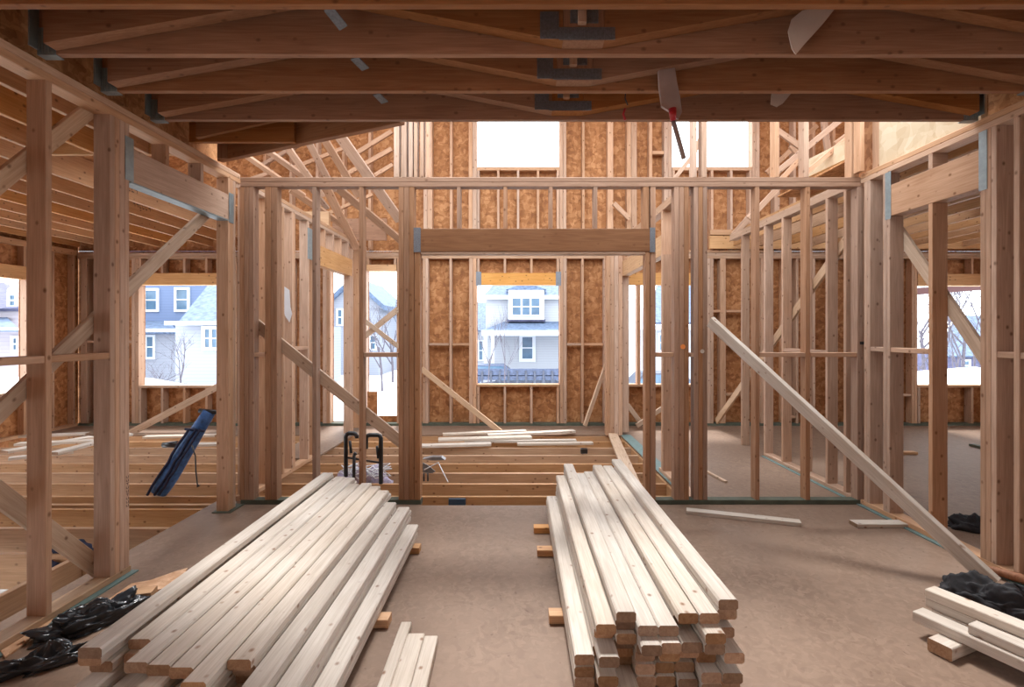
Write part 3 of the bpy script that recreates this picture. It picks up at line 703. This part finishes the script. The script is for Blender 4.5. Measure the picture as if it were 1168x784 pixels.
# ------------------------------------------------------------------ crumpled black film and bags
def heap(name, c, rx, ry, rz, rot, mat, lab, cat, seed, fold=.35, sq=1.0, n=44):
    rg = random.Random(seed); from mathutils import noise
    vs, fs = [], []
    nu, nv = n, n//2
    cr, sr = math.cos(rot), math.sin(rot)
    for j in range(nv+1):
        ph = math.pi/2*j/nv
        for i in range(nu):
            th = 2*math.pi*i/nu
            u = V((math.cos(th)*math.sin(ph), math.sin(th)*math.sin(ph), math.cos(ph)))
            k = noise.noise(u*2.1+V((seed, 0, 0)))*fold + noise.ridged_multi_fractal(u*2.6+V((0, seed, 0)), .9, 2.2, 4, 1.0, 2.0)*fold*.35 - fold*.3
            r = 1+k
            x, y, z = u.x*rx*r, u.y*ry*r, max(0, u.z*rz*(1+k*2.0))*sq
            if j == nv: z = 0
            vs.append((c[0]+x*cr-y*sr, c[1]+x*sr+y*cr, c[2]+.003+z))
    for j in range(nv):
        for i in range(nu):
            fs.append((j*nu+i, j*nu+(i+1) % nu, (j+1)*nu+(i+1) % nu, (j+1)*nu+i))
    fs.append(tuple(nv*nu+i for i in range(nu)))
    o = mesh_obj(name, vs, fs, mat, None, True)
    return tag(o, lab, cat)
g = G(104, 714); heap('plastic_film', g, .25, .085, .075, .95, 'tarp', 'crumpled black plastic film between the left wall and the lumber stack', 'plastic film', 3.1, .55, n=90)
g = G(55, 758); heap('plastic_film', g, .19, .06, .055, .75, 'tarp', 'glossy dark film fold nearest the lower left corner', 'plastic film', 8.4, .6, n=80)
g = G(1112, 690); heap('tool_bag', V((2.57, 2.74, 0)), .26, .12, .13, -.8, 'fabric', 'slumped black bag behind the small right stack', 'bag', 5.2, .35, n=80)
g = G(1100, 606); heap('black_sack', V((3.50, 3.95, 0)), .17, .10, .09, -.4, 'fabric', 'small black sack on the floor beyond the right wall', 'bag', 9.9, .4, n=50)
heap('dark_cloth', V((-3.12, 3.62, -.235)), .22, .10, .20, .1, 'navy', 'dark navy cloth stuffed between the joists behind the left wall', 'cloth', 12.3, .35, n=50)
heap('cord_pile', V((-1.60, 5.36, -.20)), .26, .13, .22, .1, 'net', 'tangled pale lilac cord heap behind the black folding stand', 'cord', 14.3, .55, n=70)
m = MB(); rg = random.Random(4)
pts = []
for i in range(70):
    a_ = i*.9+rg.uniform(-.3, .3); r_ = rg.uniform(.08, .24)
    pts.append(V((-1.58+r_*1.2*math.cos(a_), 5.36+.5*r_*math.sin(a_), .03+rg.uniform(-.03, .12))))
m.tube(pts, .006, 5)
tag(m.build('tangled_cord', 'paper', None, True), 'loose white cord looping over the lilac heap on the joists', 'cord')

# blue rolled canvas on the joists behind the left wall
base_p = P(176, 562, 4.80); top_p = P(234, 470, 4.90)
rt = empty('rolled_canvas', base_p, 'blue rolled canvas with a black cap leaning over the open joists on the left', 'rolled canvas')
ax = (top_p-base_p); n_ = 10; vs_pts = [base_p+V((.10, 0, 0))+ax*(i/n_)+V((.0, 0, 0)) for i in range(n_+1)]
m = MB(); rad = [.10, .112, .115, .112, .105, .10, .098, .092, .085, .08, .075]
m.tube([p-V((.06, 0, 0)) for p in vs_pts], [r*.72 for r in rad], 14)
b_ = m.build('canvas_roll', 'denim', rt, True)
m = MB(); sd = ax.normalized()
for off in (-.05, .02, .06):
    m.tube([p+V((-.06+off, -.085, .0))+V((rg.uniform(-.008, .008), 0, 0)) for p in vs_pts[:9]], .012, 6)
m.build('fold', 'navy', rt, True)
m = MB(); m.tube([vs_pts[-1]+V((-.155, -.0, .01)), vs_pts[-1]+V((.04, 0, -.005))], .022, 8); m.build('end_cap', 'black', rt, True)
c0 = P(219, 508, 4.72); m = MB(); m.tube([c0, c0+V((.03, 0, -.10)), c0+V((.035, 0, -.24)), c0+V((.05, 0, -.36)), c0+V((.06, 0, -.38))], [.007, .006, .006, .006, .016], 6); m.build('strap', 'black', rt, True)
m = MB(); m.tube([vs_pts[-3]+V((-.15, -.07, 0)), vs_pts[-3]+V((.03, -.07, -.02))], .012, 6); m.build('tie_band', 'navy', rt, True)

# black folding stand on the joists
st = empty('folding_stand', P(415, 552, 5.2), 'black folding stand with two hooped frames behind the partition', 'folding stand')
def hoop(px1, px2, ytop, yb1, yb2, Y, r=.021):
    a1, a2, b2, b1 = P(px1, yb1, Y), P(px1, ytop, Y), P(px2, ytop, Y+.02), P(px2, yb2, Y+.02)
    m = MB(); m.tube([a1, a1.lerp(a2, .5), a2+V((0, 0, -.03)), a2+V((.012, 0, -.008)), a2+V((.03, 0, 0)), b2+V((-.03, 0, 0)), b2+V((-.012, 0, -.008)), b2+V((0, 0, -.03)), b1], r, 8)
    return m.build('hoop_frame', 'black', st, True)
hoop(394.5, 407, 494.5, 544, 500, 5.12); hoop(417.5, 434.5, 496.5, 512, 552, 5.06)
m = MB(); m.tube([P(404, 519, 5.1), P(403.5, 548, 5.1)], .016, 8); m.tube([P(404, 519, 5.1), P(406, 517, 5.1)], .018, 8); m.build('lower_post', 'black', st, True)
m = MB(); m.tube([P(395, 522, 5.12), P(433, 528, 5.07)], .010, 8); m.build('cross_bar', 'black', st, True)
for px, y in ((399, 503), (430, 509)):
    m = MB(); m.tube([P(px, y, 5.08), P(px+1.5, y+14, 5.08)], .014, 8); m.build('clamp_lever', 'black', st, True)

# tools and boxes on the centre joists
def boxthing(name, px0, py0, px1, py1, Y, dep, mat, lab, cat):
    a, b = P(px0, py1, Y), P(px1, py0, Y)
    m = MB(); m.box(a.x, b.x, Y, Y+dep, a.z, b.z); o = m.build(name, mat)
    bv = o.modifiers.new('bevel', 'BEVEL'); bv.width = .006; bv.segments = 2
    return tag(o, lab, cat)
boxthing('electrical_box', 511.5, 569.5, 531, 577.5, 4.765, .033, 'bluebox', 'small dark blue box on the rim below the centre opening', 'electrical box')
boxthing('battery_case', 662.5, 512.6, 670.5, 518, 6.42, .08, 'black', 'tiny black case on a joist right of the centre bay', 'case')
tb = empty('pry_tool', P(495, 524, 5.5), 'grey flat tool resting on the joists beside the opening post', 'tool')
m = MB(); a = P(482, 524, 5.55); m.poly([a, a+V((.10, 0, .022)), a+V((.2, 0, .02)), a+V((.24, 0, -.01)), a+V((.1, 0, -.015))], (0, .09, 0)); m.build('blade', 'greymetal', tb)
m = MB(); a = P(482, 528, 5.30); m.poly([a, a+V((.06, 0, -.03)), a+V((.13, 0, -.09)), a+V((.10, 0, -.11)), a+V((0, 0, -.10))], (0, .012, 0)); m.build('guard', 'greymetal', tb)
m = MB(); m.tube([P(484, 536, 5.2), P(500, 528, 5.3), P(511, 550, 4.95)], .006, 6); m.build('cord', 'paper', tb, True)
m = MB(); m.tube([P(483.5, 549, 5.0), P(483.5, 540, 5.0), P(488, 540, 5.0), P(488, 549, 5.0)], .008, 6); m.build('handle', 'black', tb, True)
# drill lying at the left
dt = empty('drill', P(195, 512, 6.6), 'small dark power drill lying on the joists under the left wing window', 'drill')
m = MB(); m.tube([P(186, 508, 6.6), P(203, 507, 6.6)], [.035, .045], 8); m.build('drill_body', 'black', dt, True)
m = MB(); m.tube([P(203, 507, 6.6), P(208, 504, 6.6)], .03, 8); m.build('grip', 'bark', dt, True)
# paper on the left stud, labels and marks
pg = P(326, 345, 5.54)
m = MB(); m.poly([P(323, 326, 5.53), P(330, 331, 5.53), P(331, 350, 5.53), P(333, 358, 5.53), P(330, 368, 5.53), P(325, 360, 5.53), P(322, 345, 5.53)], (0, .004, 0))
tag(m.build('paper_sheet', 'paper'), 'torn pale paper sheet stuck to a stud behind the left partition', 'paper')
def stamp(par, p0, axis, up, L, h, n):
    m = MB(); axis = V(axis).normalized(); up = V(up).normalized(); nrm = axis.cross(up)
    rg2 = random.Random(n)
    for k in range(n):
        s0 = L*(k+.1)/n; s1 = L*(k+.75)/n
        for (u0, u1, v0, v1) in ((s0, s0+.15*(s1-s0), 0, h), (s0, s1, h*.85, h), (s0, s1, 0, h*.15)) if rg2.random() < .6 else ((s1-.2*(s1-s0), s1, 0, h), (s0, s1, h*.42, h*.58)):
            m.poly([V(p0)+axis*u0+up*v0, V(p0)+axis*u1+up*v0, V(p0)+axis*u1+up*v1, V(p0)+axis*u0+up*v1], -nrm*.001)
    return m.build('ink_stamp', 'ink', par)
stamp(wf, (fx(454), YF-.0005, 1.90-.25), (0, 0, 1), (-1, 0, 0), .19, .018, 9)
stamp(wl, (XL+.0006, 3.20, .42), (0, 0, 1), (0, 1, 0), .2, .02, 9)
for (xs, ys) in ((-4.03, 5.2), (-4.46, 6.0), (-4.46, 4.1), (-4.89, 5.2)):
    stamp(cl, (xs+.0006, ys, ZP+.09), (0, 1, 0), (0, 0, 1), .30, .07, 6)
m = MB(); m.tube([V((fx(779), YF+.004, 1.38)), V((fx(779), YF-.003, 1.38))], .022, 10); m.build('paint_mark', 'orange', wf)
m = MB(); m.tube([V((fx(801), YF+.004, 1.34)), V((fx(801), YF-.003, 1.34))], .018, 10); m.build('wood_plug', 'lumber', wf)
# black strap mark on the right post of the partition
bx('tape_mark', fx(980.5), fx(991), YF-.006, YF-.002, 1.40, 1.425, 'black', wf, 0)

# ------------------------------------------------------------------ things hanging from the ceiling
def sheet(name, pts, d, mat, lab=None, cat=None, par=None):
    n = len(pts); o = prism(name, pts, d, mat, par); 
    if lab: tag(o, lab, cat)
    return o
hf = empty('hanging_flap', P(763, 78, 2.90), 'grey plastic flap with a red clamp hanging from the ceiling joists', 'plastic flap')
sheet('flap_sheet', [P(751, 80, 2.90), P(770, 77, 2.90), P(772, 92, 2.90), P(776, 112, 2.88), P(778, 128, 2.88), P(774, 136, 2.88), P(766, 128, 2.88), P(755, 121, 2.88), P(752, 100, 2.90)], (0, .02, 0), 'greyplastic', par=hf)
m = MB(); m.tube([P(767, 124, 2.87), P(768, 137, 2.87)], [.022, .016], 10); m.build('red_clamp', 'red', hf, True)
m = MB(); m.tube([P(768, 138, 2.9), P(780, 181, 2.9)], .014, 8); m.build('hanging_rod', 'greyplastic', hf, True)
wfm = tag(sheet('film_scrap', [P(903, 22, 2.50), P(915, 12, 2.50), P(934, 8, 2.50), P(954, 8, 2.50), P(938, 28, 2.50), P(918, 50, 2.50), P(908, 62, 2.50), P(903, 55, 2.50), P(899, 36, 2.50)], (0, .004, 0), 'whitefilm'), 'white triangular film scrap hanging between the ceiling joists', 'plastic film')
tag(sheet('film_scrap', [P(880, 107, 3.33), P(903, 106, 3.33), P(893, 118, 3.33), P(886, 122, 3.33), P(879, 119, 3.33)], (0, .004, 0), 'whitefilm'), 'small pale film scrap hanging below the rear ceiling joist', 'plastic film')
m = MB(); m.tube([P(711, 90, 3.0), P(714, 102, 3.0), P(713, 112, 3.0), P(716, 120, 3.0)], .004, 6)
hk = empty('hanging_string', P(711, 90, 3.0), 'thin dark string with a red hook hanging from the ceiling', 'string'); m.build('string', 'black', hk, True)
m = MB(); m.tube([P(713, 124, 3.2), P(711, 130, 3.2), P(713, 137, 3.2)], .008, 6); m.build('red_hook', 'red', hk, True)

# ------------------------------------------------------------------ outside
from mathutils import noise as _n
vs, fs = [], []; NX, NY = 60, 50
for j in range(NY+1):
    for i in range(NX+1):
        x = -90+180*i/NX; y = -40+(150*j/NY)
        z = -1.7 if y < 9 else -1.45
        t_ = min(1, max(0, (y-9)/3)); z = -1.7+.25*t_
        z += _n.noise(V((x*.12, y*.12, 0)))*.35*(1 if y > 9 else 0)
        if y > 11: z += 1.75*math.exp(-((x+15)**2/60+(y-16)**2/12)) + 1.75*math.exp(-((x-15)**2/50+(y-17)**2/14))
        vs.append((x, y, z))
for j in range(NY):
    for i in range(NX): fs.append((j*(NX+1)+i, j*(NX+1)+i+1, (j+1)*(NX+1)+i+1, (j+1)*(NX+1)+i))
tag(mesh_obj('snow_ground', vs, fs, 'snow', None, True), 'snow covered ground outside the building', kind='structure')

def window_part(par, px0, py0, px1, py1, Y, trim=.12, panes=1, sash=True):
    a, b = P(px0, py1, Y), P(px1, py0, Y)
    x0, x1, z0, z1 = a.x, b.x, a.z, b.z
    m = MB(); m.box(x0, x1, Y-.10, Y-.0, z0, z0+trim); m.box(x0, x1, Y-.10, Y, z1-trim, z1); m.box(x0, x0+trim, Y-.10, Y, z0+trim, z1-trim); m.box(x1-trim, x1, Y-.10, Y, z0+trim, z1-trim)
    w = (x1-x0-2*trim)
    for k in range(1, panes): xx = x0+trim+w*k/panes; m.box(xx-.06, xx+.06, Y-.10, Y, z0+trim, z1-trim)
    if sash: zm = (z0+z1)/2; m.box(x0+trim, x1-trim, Y-.085, Y, zm-.035, zm+.035)
    f_ = m.build('window', 'white', par)
    g_ = MB(); g_.box(x0+trim*.9, x1-trim*.9, Y-.05, Y-.02, z0+trim*.9, z1-trim*.9); g_.build('pane', 'glass', f_)
def hbox(name, px0, px1, py_top, Y, dep, mat, par, zb=-1.8):
    a, b = P(px0, py_top, Y), P(px1, py_top, Y)
    m = MB(); m.box(a.x, b.x, Y, Y+dep, zb, a.z); return m.build(name, mat, par)

# house straight ahead
Y = 34.0
h = empty('house', P(600, 432, Y), 'white sided house with a bay window seen through the centre window', 'house')
hbox('wall', 554, 700, 337, Y, 9, 'side_white', h)
A = lambda px, py, yy: P(px, py, yy)
m = MB(); e0, e1 = P(551, 337.5, Y-.5), P(704, 337.5, Y-.5); rz = e0.z+3.1
m.v += [tuple(e0), (e1.x, e1.y, e1.z), (e1.x-3, Y+4.5, rz), (e0.x+2.2, Y+4.5, rz), (e0.x, Y+9.5, e0.z), (e1.x, Y+9.5, e0.z)]; m.f += [(0, 1, 2, 3), (3, 2, 5, 4), (0, 3, 4), (1, 5, 2), (0, 4, 5, 1)]
m.build('roof', 'roof', h)
m = MB(); m.box(e0.x, e1.x, Y-.55, Y-.45, e0.z-.22, e0.z+.03); m.build('fascia', 'white', h)
a, b = P(580, 365, Y), P(620, 331.5, Y)
m = MB(); m.box(a.x, b.x, Y-.6, Y, a.z, b.z); m.build('bay', 'white', h)
m = MB(); m.poly([V((a.x-.15, Y-.75, b.z)), V(((a.x+b.x)/2, Y-.75, b.z+.45)), V((b.x+.15, Y-.75, b.z))], (0, .8, 0)); m.build('bay_roof', 'roof', h)
window_part(h, 583, 339, 617, 361, Y-.6, .10, 3)
m = MB(); m.box(a.x-.1, b.x+.1, Y-.5, Y, a.z-.12, a.z+.02); m.build('bay_sill', 'roof_dark', h)
# porch roof
l, r_ = P(549, 377.5, Y-2.2), P(640, 377.5, Y-2.2); tl, tr = P(575, 367, Y), P(622, 367, Y)
m = MB(); m.v += [tuple(l), (r_.x+3, r_.y, r_.z), (tr.x+3, Y, tr.z), tuple(tl), (l.x, Y, l.z), (r_.x+3, Y, l.z)]; m.f += [(0, 1, 2, 3), (0, 3, 4), (1, 5, 2), (0, 4, 5, 1), (3, 2, 5, 4)]; m.build('porch_roof', 'roof', h)
m = MB(); m.box(l.x, r_.x+3, Y-2.25, Y-2.12, l.z-.30, l.z+.03); m.build('porch_fascia', 'white', h)
for px in (554, 562):
    c = P(px, 400, Y-2.1); m = MB(); m.box(c.x-.10, c.x+.10, Y-2.2, Y-2.0, -1.6, l.z-.29); m.build('porch_post', 'white', h)
window_part(h, 592, 381, 611, 413, Y, .22)
# neighbours
h = empty('house', P(540, 430, 44), 'blue roofed neighbour at the left edge of the centre window', 'house')
hbox('wall', 470, 556, 376, 44, 8, 'side_white', h)
prism('roof', [P(462, 377, 43.4), P(560, 377, 43.4), P(560, 345, 48), P(462, 345, 48)], (0, .3, -.1), 'roof', h)
window_part(h, 545, 388, 552, 412, 44, .12)
# left wing houses
Y = 30.0
h = empty('house', P(200, 420, Y), 'tall blue sided house in the left wing window', 'house')
hbox('wall', 120, 246, 300, Y, 8, 'side_blue', h)
window_part(h, 164.5, 329, 182, 356, Y, .14); window_part(h, 199.5, 328, 217, 356, Y, .14)
prism('roof', [P(112, 300, Y-.6), P(254, 300, Y-.6), P(254, 262, Y+4), P(112, 262, Y+4)], (0, .3, -.1), 'roof', h)
prism('porch_roof', [P(158, 377, Y-3), P(203, 377, Y-3), P(190, 366, Y), P(158, 366, Y)], (0, .1, -.2), 'roof', h)
m = MB(); a, b = P(158, 379, Y-3.1), P(203, 375, Y-3.1); m.box(a.x, b.x, Y-3.1, Y-3.0, a.z, b.z); m.build('porch_fascia', 'white', h)
hbox('porch_wall', 161, 200, 378, Y-2.4, 2.4, 'side_grey', h)
window_part(h, 166, 382, 178, 410, Y-2.4, .12)
Y = 24.0
h = empty('house', P(235, 420, Y), 'low white sided garage with a dark roof in the left wing window', 'house')
hbox('wall', 200, 330, 371, Y, 7, 'side_grey', h)
prism('roof', [P(203, 368, Y-.6), P(332, 368, Y-.6), P(318, 318, Y+4), P(243, 318, Y+4)], (0, .3, -.1), 'roof', h)
m = MB(); a, b = P(188, 371, Y-.65), P(332, 366.5, Y-.65); m.box(a.x, b.x, Y-.7, Y-.55, a.z, b.z); m.build('fascia', 'white', h)
window_part(h, 231, 372, 252, 400, Y, .16, 2)
# pink house far left
Y = 22.0
h = empty('house', P(0, 420, Y), 'pale pink house with a gable at the far left edge', 'house')
hbox('wall', -260, 22, 352, Y, 5, 'side_pink', h)
prism('gable', [P(8, 330, Y-.2), P(24, 318, Y-.2), P(40, 330, Y-.2), P(40, 352, Y-.2), P(8, 352, Y-.2)], (0, 3, 0), 'white', h)
prism('roof', [P(-270, 352, Y-.5), P(24, 352, Y-.5), P(4, 322, Y+3), P(-270, 322, Y+3)], (0, .3, -.1), 'roof_dark', h)
prism('porch_roof', [P(-100, 374, Y-2.5), P(20, 374, Y-2.5), P(8, 362, Y), P(-100, 362, Y)], (0, .1, -.15), 'roof', h)
m = MB(); a, b = P(-100, 377, Y-2.6), P(26, 374, Y-2.6); m.box(a.x, b.x, Y-2.6, Y-2.5, a.z, b.z); m.build('porch_fascia', 'white', h)
window_part(h, 10, 334, 22, 352, Y-.2, .12); window_part(h, 14, 383, 24, 402, Y, .12)
# gabled houses seen through the partition's narrow gaps
Y = 36.0
h = empty('house', P(395, 410, Y), 'gabled blue house in the narrow gaps left of the opening post', 'house')
hbox('wall', 372, 432, 352, Y, 8, 'side_grey', h)
prism('gable', [P(368, 352, Y-.1), P(402, 322, Y-.1), P(436, 352, Y-.1)], (0, 7, 0), 'side_grey', h)
for (p, q_) in (((366, 354), (402, 321)), ((402, 321), (438, 354))): 
    m = MB(); a, b = P(*p, Y-.5), P(*q_, Y-.5); m.poly([a, b, b+V((0, 0, .35)), a+V((0, 0, .35))], (0, 8, 0)); m.build('roof', 'roof', h)
window_part(h, 384, 352, 392, 372, Y, .12); window_part(h, 421, 382, 430, 400, Y, .12)
h = empty('house', P(450, 410, 48), 'distant blue roofed house behind the crossed braces', 'house')
hbox('wall', 425, 475, 366, 48, 8, 'side_white', h)
prism('roof', [P(418, 366, 47.5), P(478, 366, 47.5), P(470, 343, 52), P(430, 343, 52)], (0, .3, -.1), 'roof', h)
Y = 30
h = empty('house', P(760, 410, Y), 'white house with a steep blue roof between the joined studs', 'house')
hbox('wall', 716, 830, 372, Y, 8, 'side_white', h)
prism('roof', [P(738, 368, Y-.5), P(840, 368, Y-.5), P(840, 320, Y+4), P(752, 320, Y+4)], (0, .3, -.1), 'roof', h)
prism('gable', [P(716, 372, Y-.2), P(728, 340, Y-.2), P(742, 372, Y-.2)], (0, 5, 0), 'white', h)
m = MB(); a, b = P(714, 376, Y-.65), P(840, 371, Y-.65); m.box(a.x, b.x, Y-.7, Y-.55, a.z, b.z); m.build('fascia', 'white', h)
window_part(h, 750, 380, 764, 402, Y, .12)
# right wing: dark roofed house
Y = 32
h = empty('house', P(1100, 400, Y), 'dark purple house behind bare trees in the right wing window', 'house')
hbox('wall', 1076, 1220, 404, Y, 8, 'roof_dark', h)
prism('roof', [P(1070, 406, Y-.5), P(1230, 406, Y-.5), P(1210, 360, Y+4), P(1096, 360, Y+4)], (0, .3, -.1), 'roof', h)
window_part(h, 1096, 410, 1106, 424, Y, .12)
# rails, vehicles and fences
fn = empty('fence', P(600, 428, 24.5), 'low dark blue fence in the snow under the centre house', 'fence')
for py, hh in ((425, .35), (431, .22)):
    m = MB(); a, b = P(538, py, 24.5), P(650, py, 24.5); m.box(a.x, b.x, 24.5, 24.55, a.z-hh/2, a.z+hh/2); m.build('rail', 'fence', fn)
for k in range(12):
    c = P(540+k*10, 428, 24.5); m = MB(); m.box(c.x-.05, c.x+.05, 24.45, 24.5, -1.6, c.z+.2); m.build('post', 'vehicle', fn)
def car(px, py, Y, L, mat, lab):
    g = P(px, py, Y); g.z = -1.72; c = empty('car', g, lab, 'car')
    pr = [(-L/2, .25), (-L/2, .75), (-L*.33, .85), (-L*.2, 1.35), (L*.22, 1.35), (L*.36, .88), (L/2, .78), (L/2, .25)]
    prism('body', [g+V((x, 0, z)) for x, z in pr], (0, 1.7, 0), mat, c)
    prism('car_window', [g+V((x, -.01, z)) for x, z in ((-L*.29, .88), (-L*.18, 1.28), (L*.2, 1.28), (L*.31, .9))], (0, .03, 0), 'glass', c)
    for s in (-.32, .32):
        m = MB(); m.tube([g+V((s*L, -.03, .3)), g+V((s*L, .2, .3))], .3, 14); m.build('wheel', 'black', c)
car(598, 437, 25.5, 4.4, 'vehicle', 'dark parked car low in the centre window')
car(756, 436, 24, 4.2, 'vehicle', 'dark parked car seen between the joined studs on the right')
car(556, 437, 30, 4.2, 'fence', 'blue parked car at the lower left of the centre window')

# bare trees
def tree(px, py, Y, H, seed, lab, cat='tree', spread=.5, r0=.09, name='bare_tree', depth=4):
    rg = random.Random(seed); base = P(px, py, Y); base.z = -1.6; m = MB()
    def grow(p, d, L, r, k):
        q = p + d*L*.5 + V((rg.uniform(-.05, .05), rg.uniform(-.05, .05), 0))*L; e = q + (d+V((rg.uniform(-.2, .2), rg.uniform(-.2, .2), .1))).normalized()*L*.5
        m.tube([p, q, e], [r, r*.8, r*.6], 5 if k > 1 else 3)
        if k == 0: return
        for _ in range(3 if k > 1 else 4):
            nd = (d+V((rg.uniform(-1, 1), rg.uniform(-1, 1), rg.uniform(-.1, .6)))*spread*1.5).normalized()
            grow(p.lerp(e, rg.uniform(.45, 1)), nd, L*rg.uniform(.55, .8), r*.5, k-1)
    grow(base, V((0, 0, 1)), H*.4, r0, depth)
    return tag(m.build(name, 'bark_tree'), lab, cat)
tree(206, 420, 19, 3.6, 1, 'thin bare sapling in front of the garage in the left wing window', spread=.6, r0=.04, name='bare_sapling')
tree(176, 428, 18, 3.0, 2, 'small bare shrub low in the left wing window', 'shrub', .8, .03, name='bare_shrub')
tree(188, 430, 20, 2.4, 7, 'twiggy bare shrub beside the porch in the left wing window', 'shrub', .9, .03, name='bare_shrub')
tree(1056, 430, 24, 8, 3, 'bare tree at the left side of the right wing window', spread=.5, r0=.09)
tree(1098, 430, 24, 8.5, 4, 'bare tree in the middle of the right wing window', spread=.6, r0=.09)
tree(1078, 430, 27, 9, 5, 'rear bare tree half hidden by a stud in the right wing window', spread=.6, r0=.09)
for px, sd, lab in ((1048, 31, 'slim bare tree at the extreme left of the right wing window'), (1066, 32, 'slim bare tree left of the stud in the right wing window'), (1088, 33, 'twiggy bare tree right of the stud in the right wing window'), (1112, 34, 'twiggy bare tree in front of the dark roofed house')):
    tree(px, 430, 19.5+(sd % 3), 5.5, sd, lab, spread=.75, r0=.05)
tree(1128, 430, 22, 7, 6, 'bare tree beside the post in the right wing window', spread=.7, r0=.08)
tree(436, 430, 26, 6, 8, 'bare tree in the narrow far window with crossed braces', spread=.6, r0=.07)
tree(448, 430, 30, 6.5, 9, 'thicker bare tree against the opening post in the narrow far window', spread=.6, r0=.08)
tree(575, 430, 22.5, 5, 10, 'slim bare tree in front of the centre house', spread=.35, r0=.035, name='bare_sapling', depth=3)
tree(557, 430, 22, 5, 12, 'leaning bare sapling at the left of the centre window', spread=.3, r0=.035, name='bare_sapling', depth=3)
# board stub and red pole outside the right wing window
tag(board('porch_beam', P(1040, 333, 10.5), P(1150, 325, 10.5), .14, .10, (0, 0, 1), 'redtrim'), 'dark red beam crossing just below the right wing window header', 'beam')

# ------------------------------------------------------------------ light
w = bpy.data.worlds.new('overcast_sky'); SC.world = w; w.use_nodes = True; nt = w.node_tree; L = nt.links.new
bg = nt.nodes['Background']; tc = N(nt, 'ShaderNodeTexCoord'); sp = N(nt, 'ShaderNodeSeparateXYZ'); L(tc.outputs['Generated'], sp.inputs[0])
r = ramp(nt, [(0, (.86, .93, 1.0)), (.25, (.89, .95, 1.0)), (1, (.91, .955, 1.0))]); L(sp.outputs[2], r.inputs[0]); L(r.outputs[0], bg.inputs[0]); bg.inputs[1].default_value = 2.6
sun = bpy.data.lights.new('hazy_sun', 'SUN'); sun.energy = 2.7; sun.angle = math.radians(11); sun.color = (1, .98, .95)
so = bpy.data.objects.new('hazy_sun', sun); COL.objects.link(so)
so.rotation_euler = V((.04, -.50, -.85)).to_track_quat('-Z', 'Y').to_euler(); so.location = (0, 6, 12)

# ------------------------------------------------------------------ camera
cam = bpy.data.cameras.new('camera'); co = bpy.data.objects.new('camera', cam); COL.objects.link(co); SC.camera = co
co.location = (0, 0, EYE); co.rotation_euler = (math.radians(90), 0, 0)
cam.sensor_width = 36; cam.lens = F/1168*36; cam.shift_x = (584-CX)/1168; cam.shift_y = (CY-392)/1168
cam.clip_start = .05; cam.clip_end = 300

SC.view_settings.view_transform = 'Standard'; SC.view_settings.look = 'None'; SC.view_settings.gamma = 1; SC.view_settings.use_curve_mapping = False
SC.view_settings.exposure = .92
SC.cycles.max_bounces = 10; SC.cycles.diffuse_bounces = 8; SC.cycles.use_denoising = True
try: SC.cycles.denoiser = 'OPENIMAGEDENOISE'
except Exception: pass
SC.cycles.sample_clamp_indirect = 8
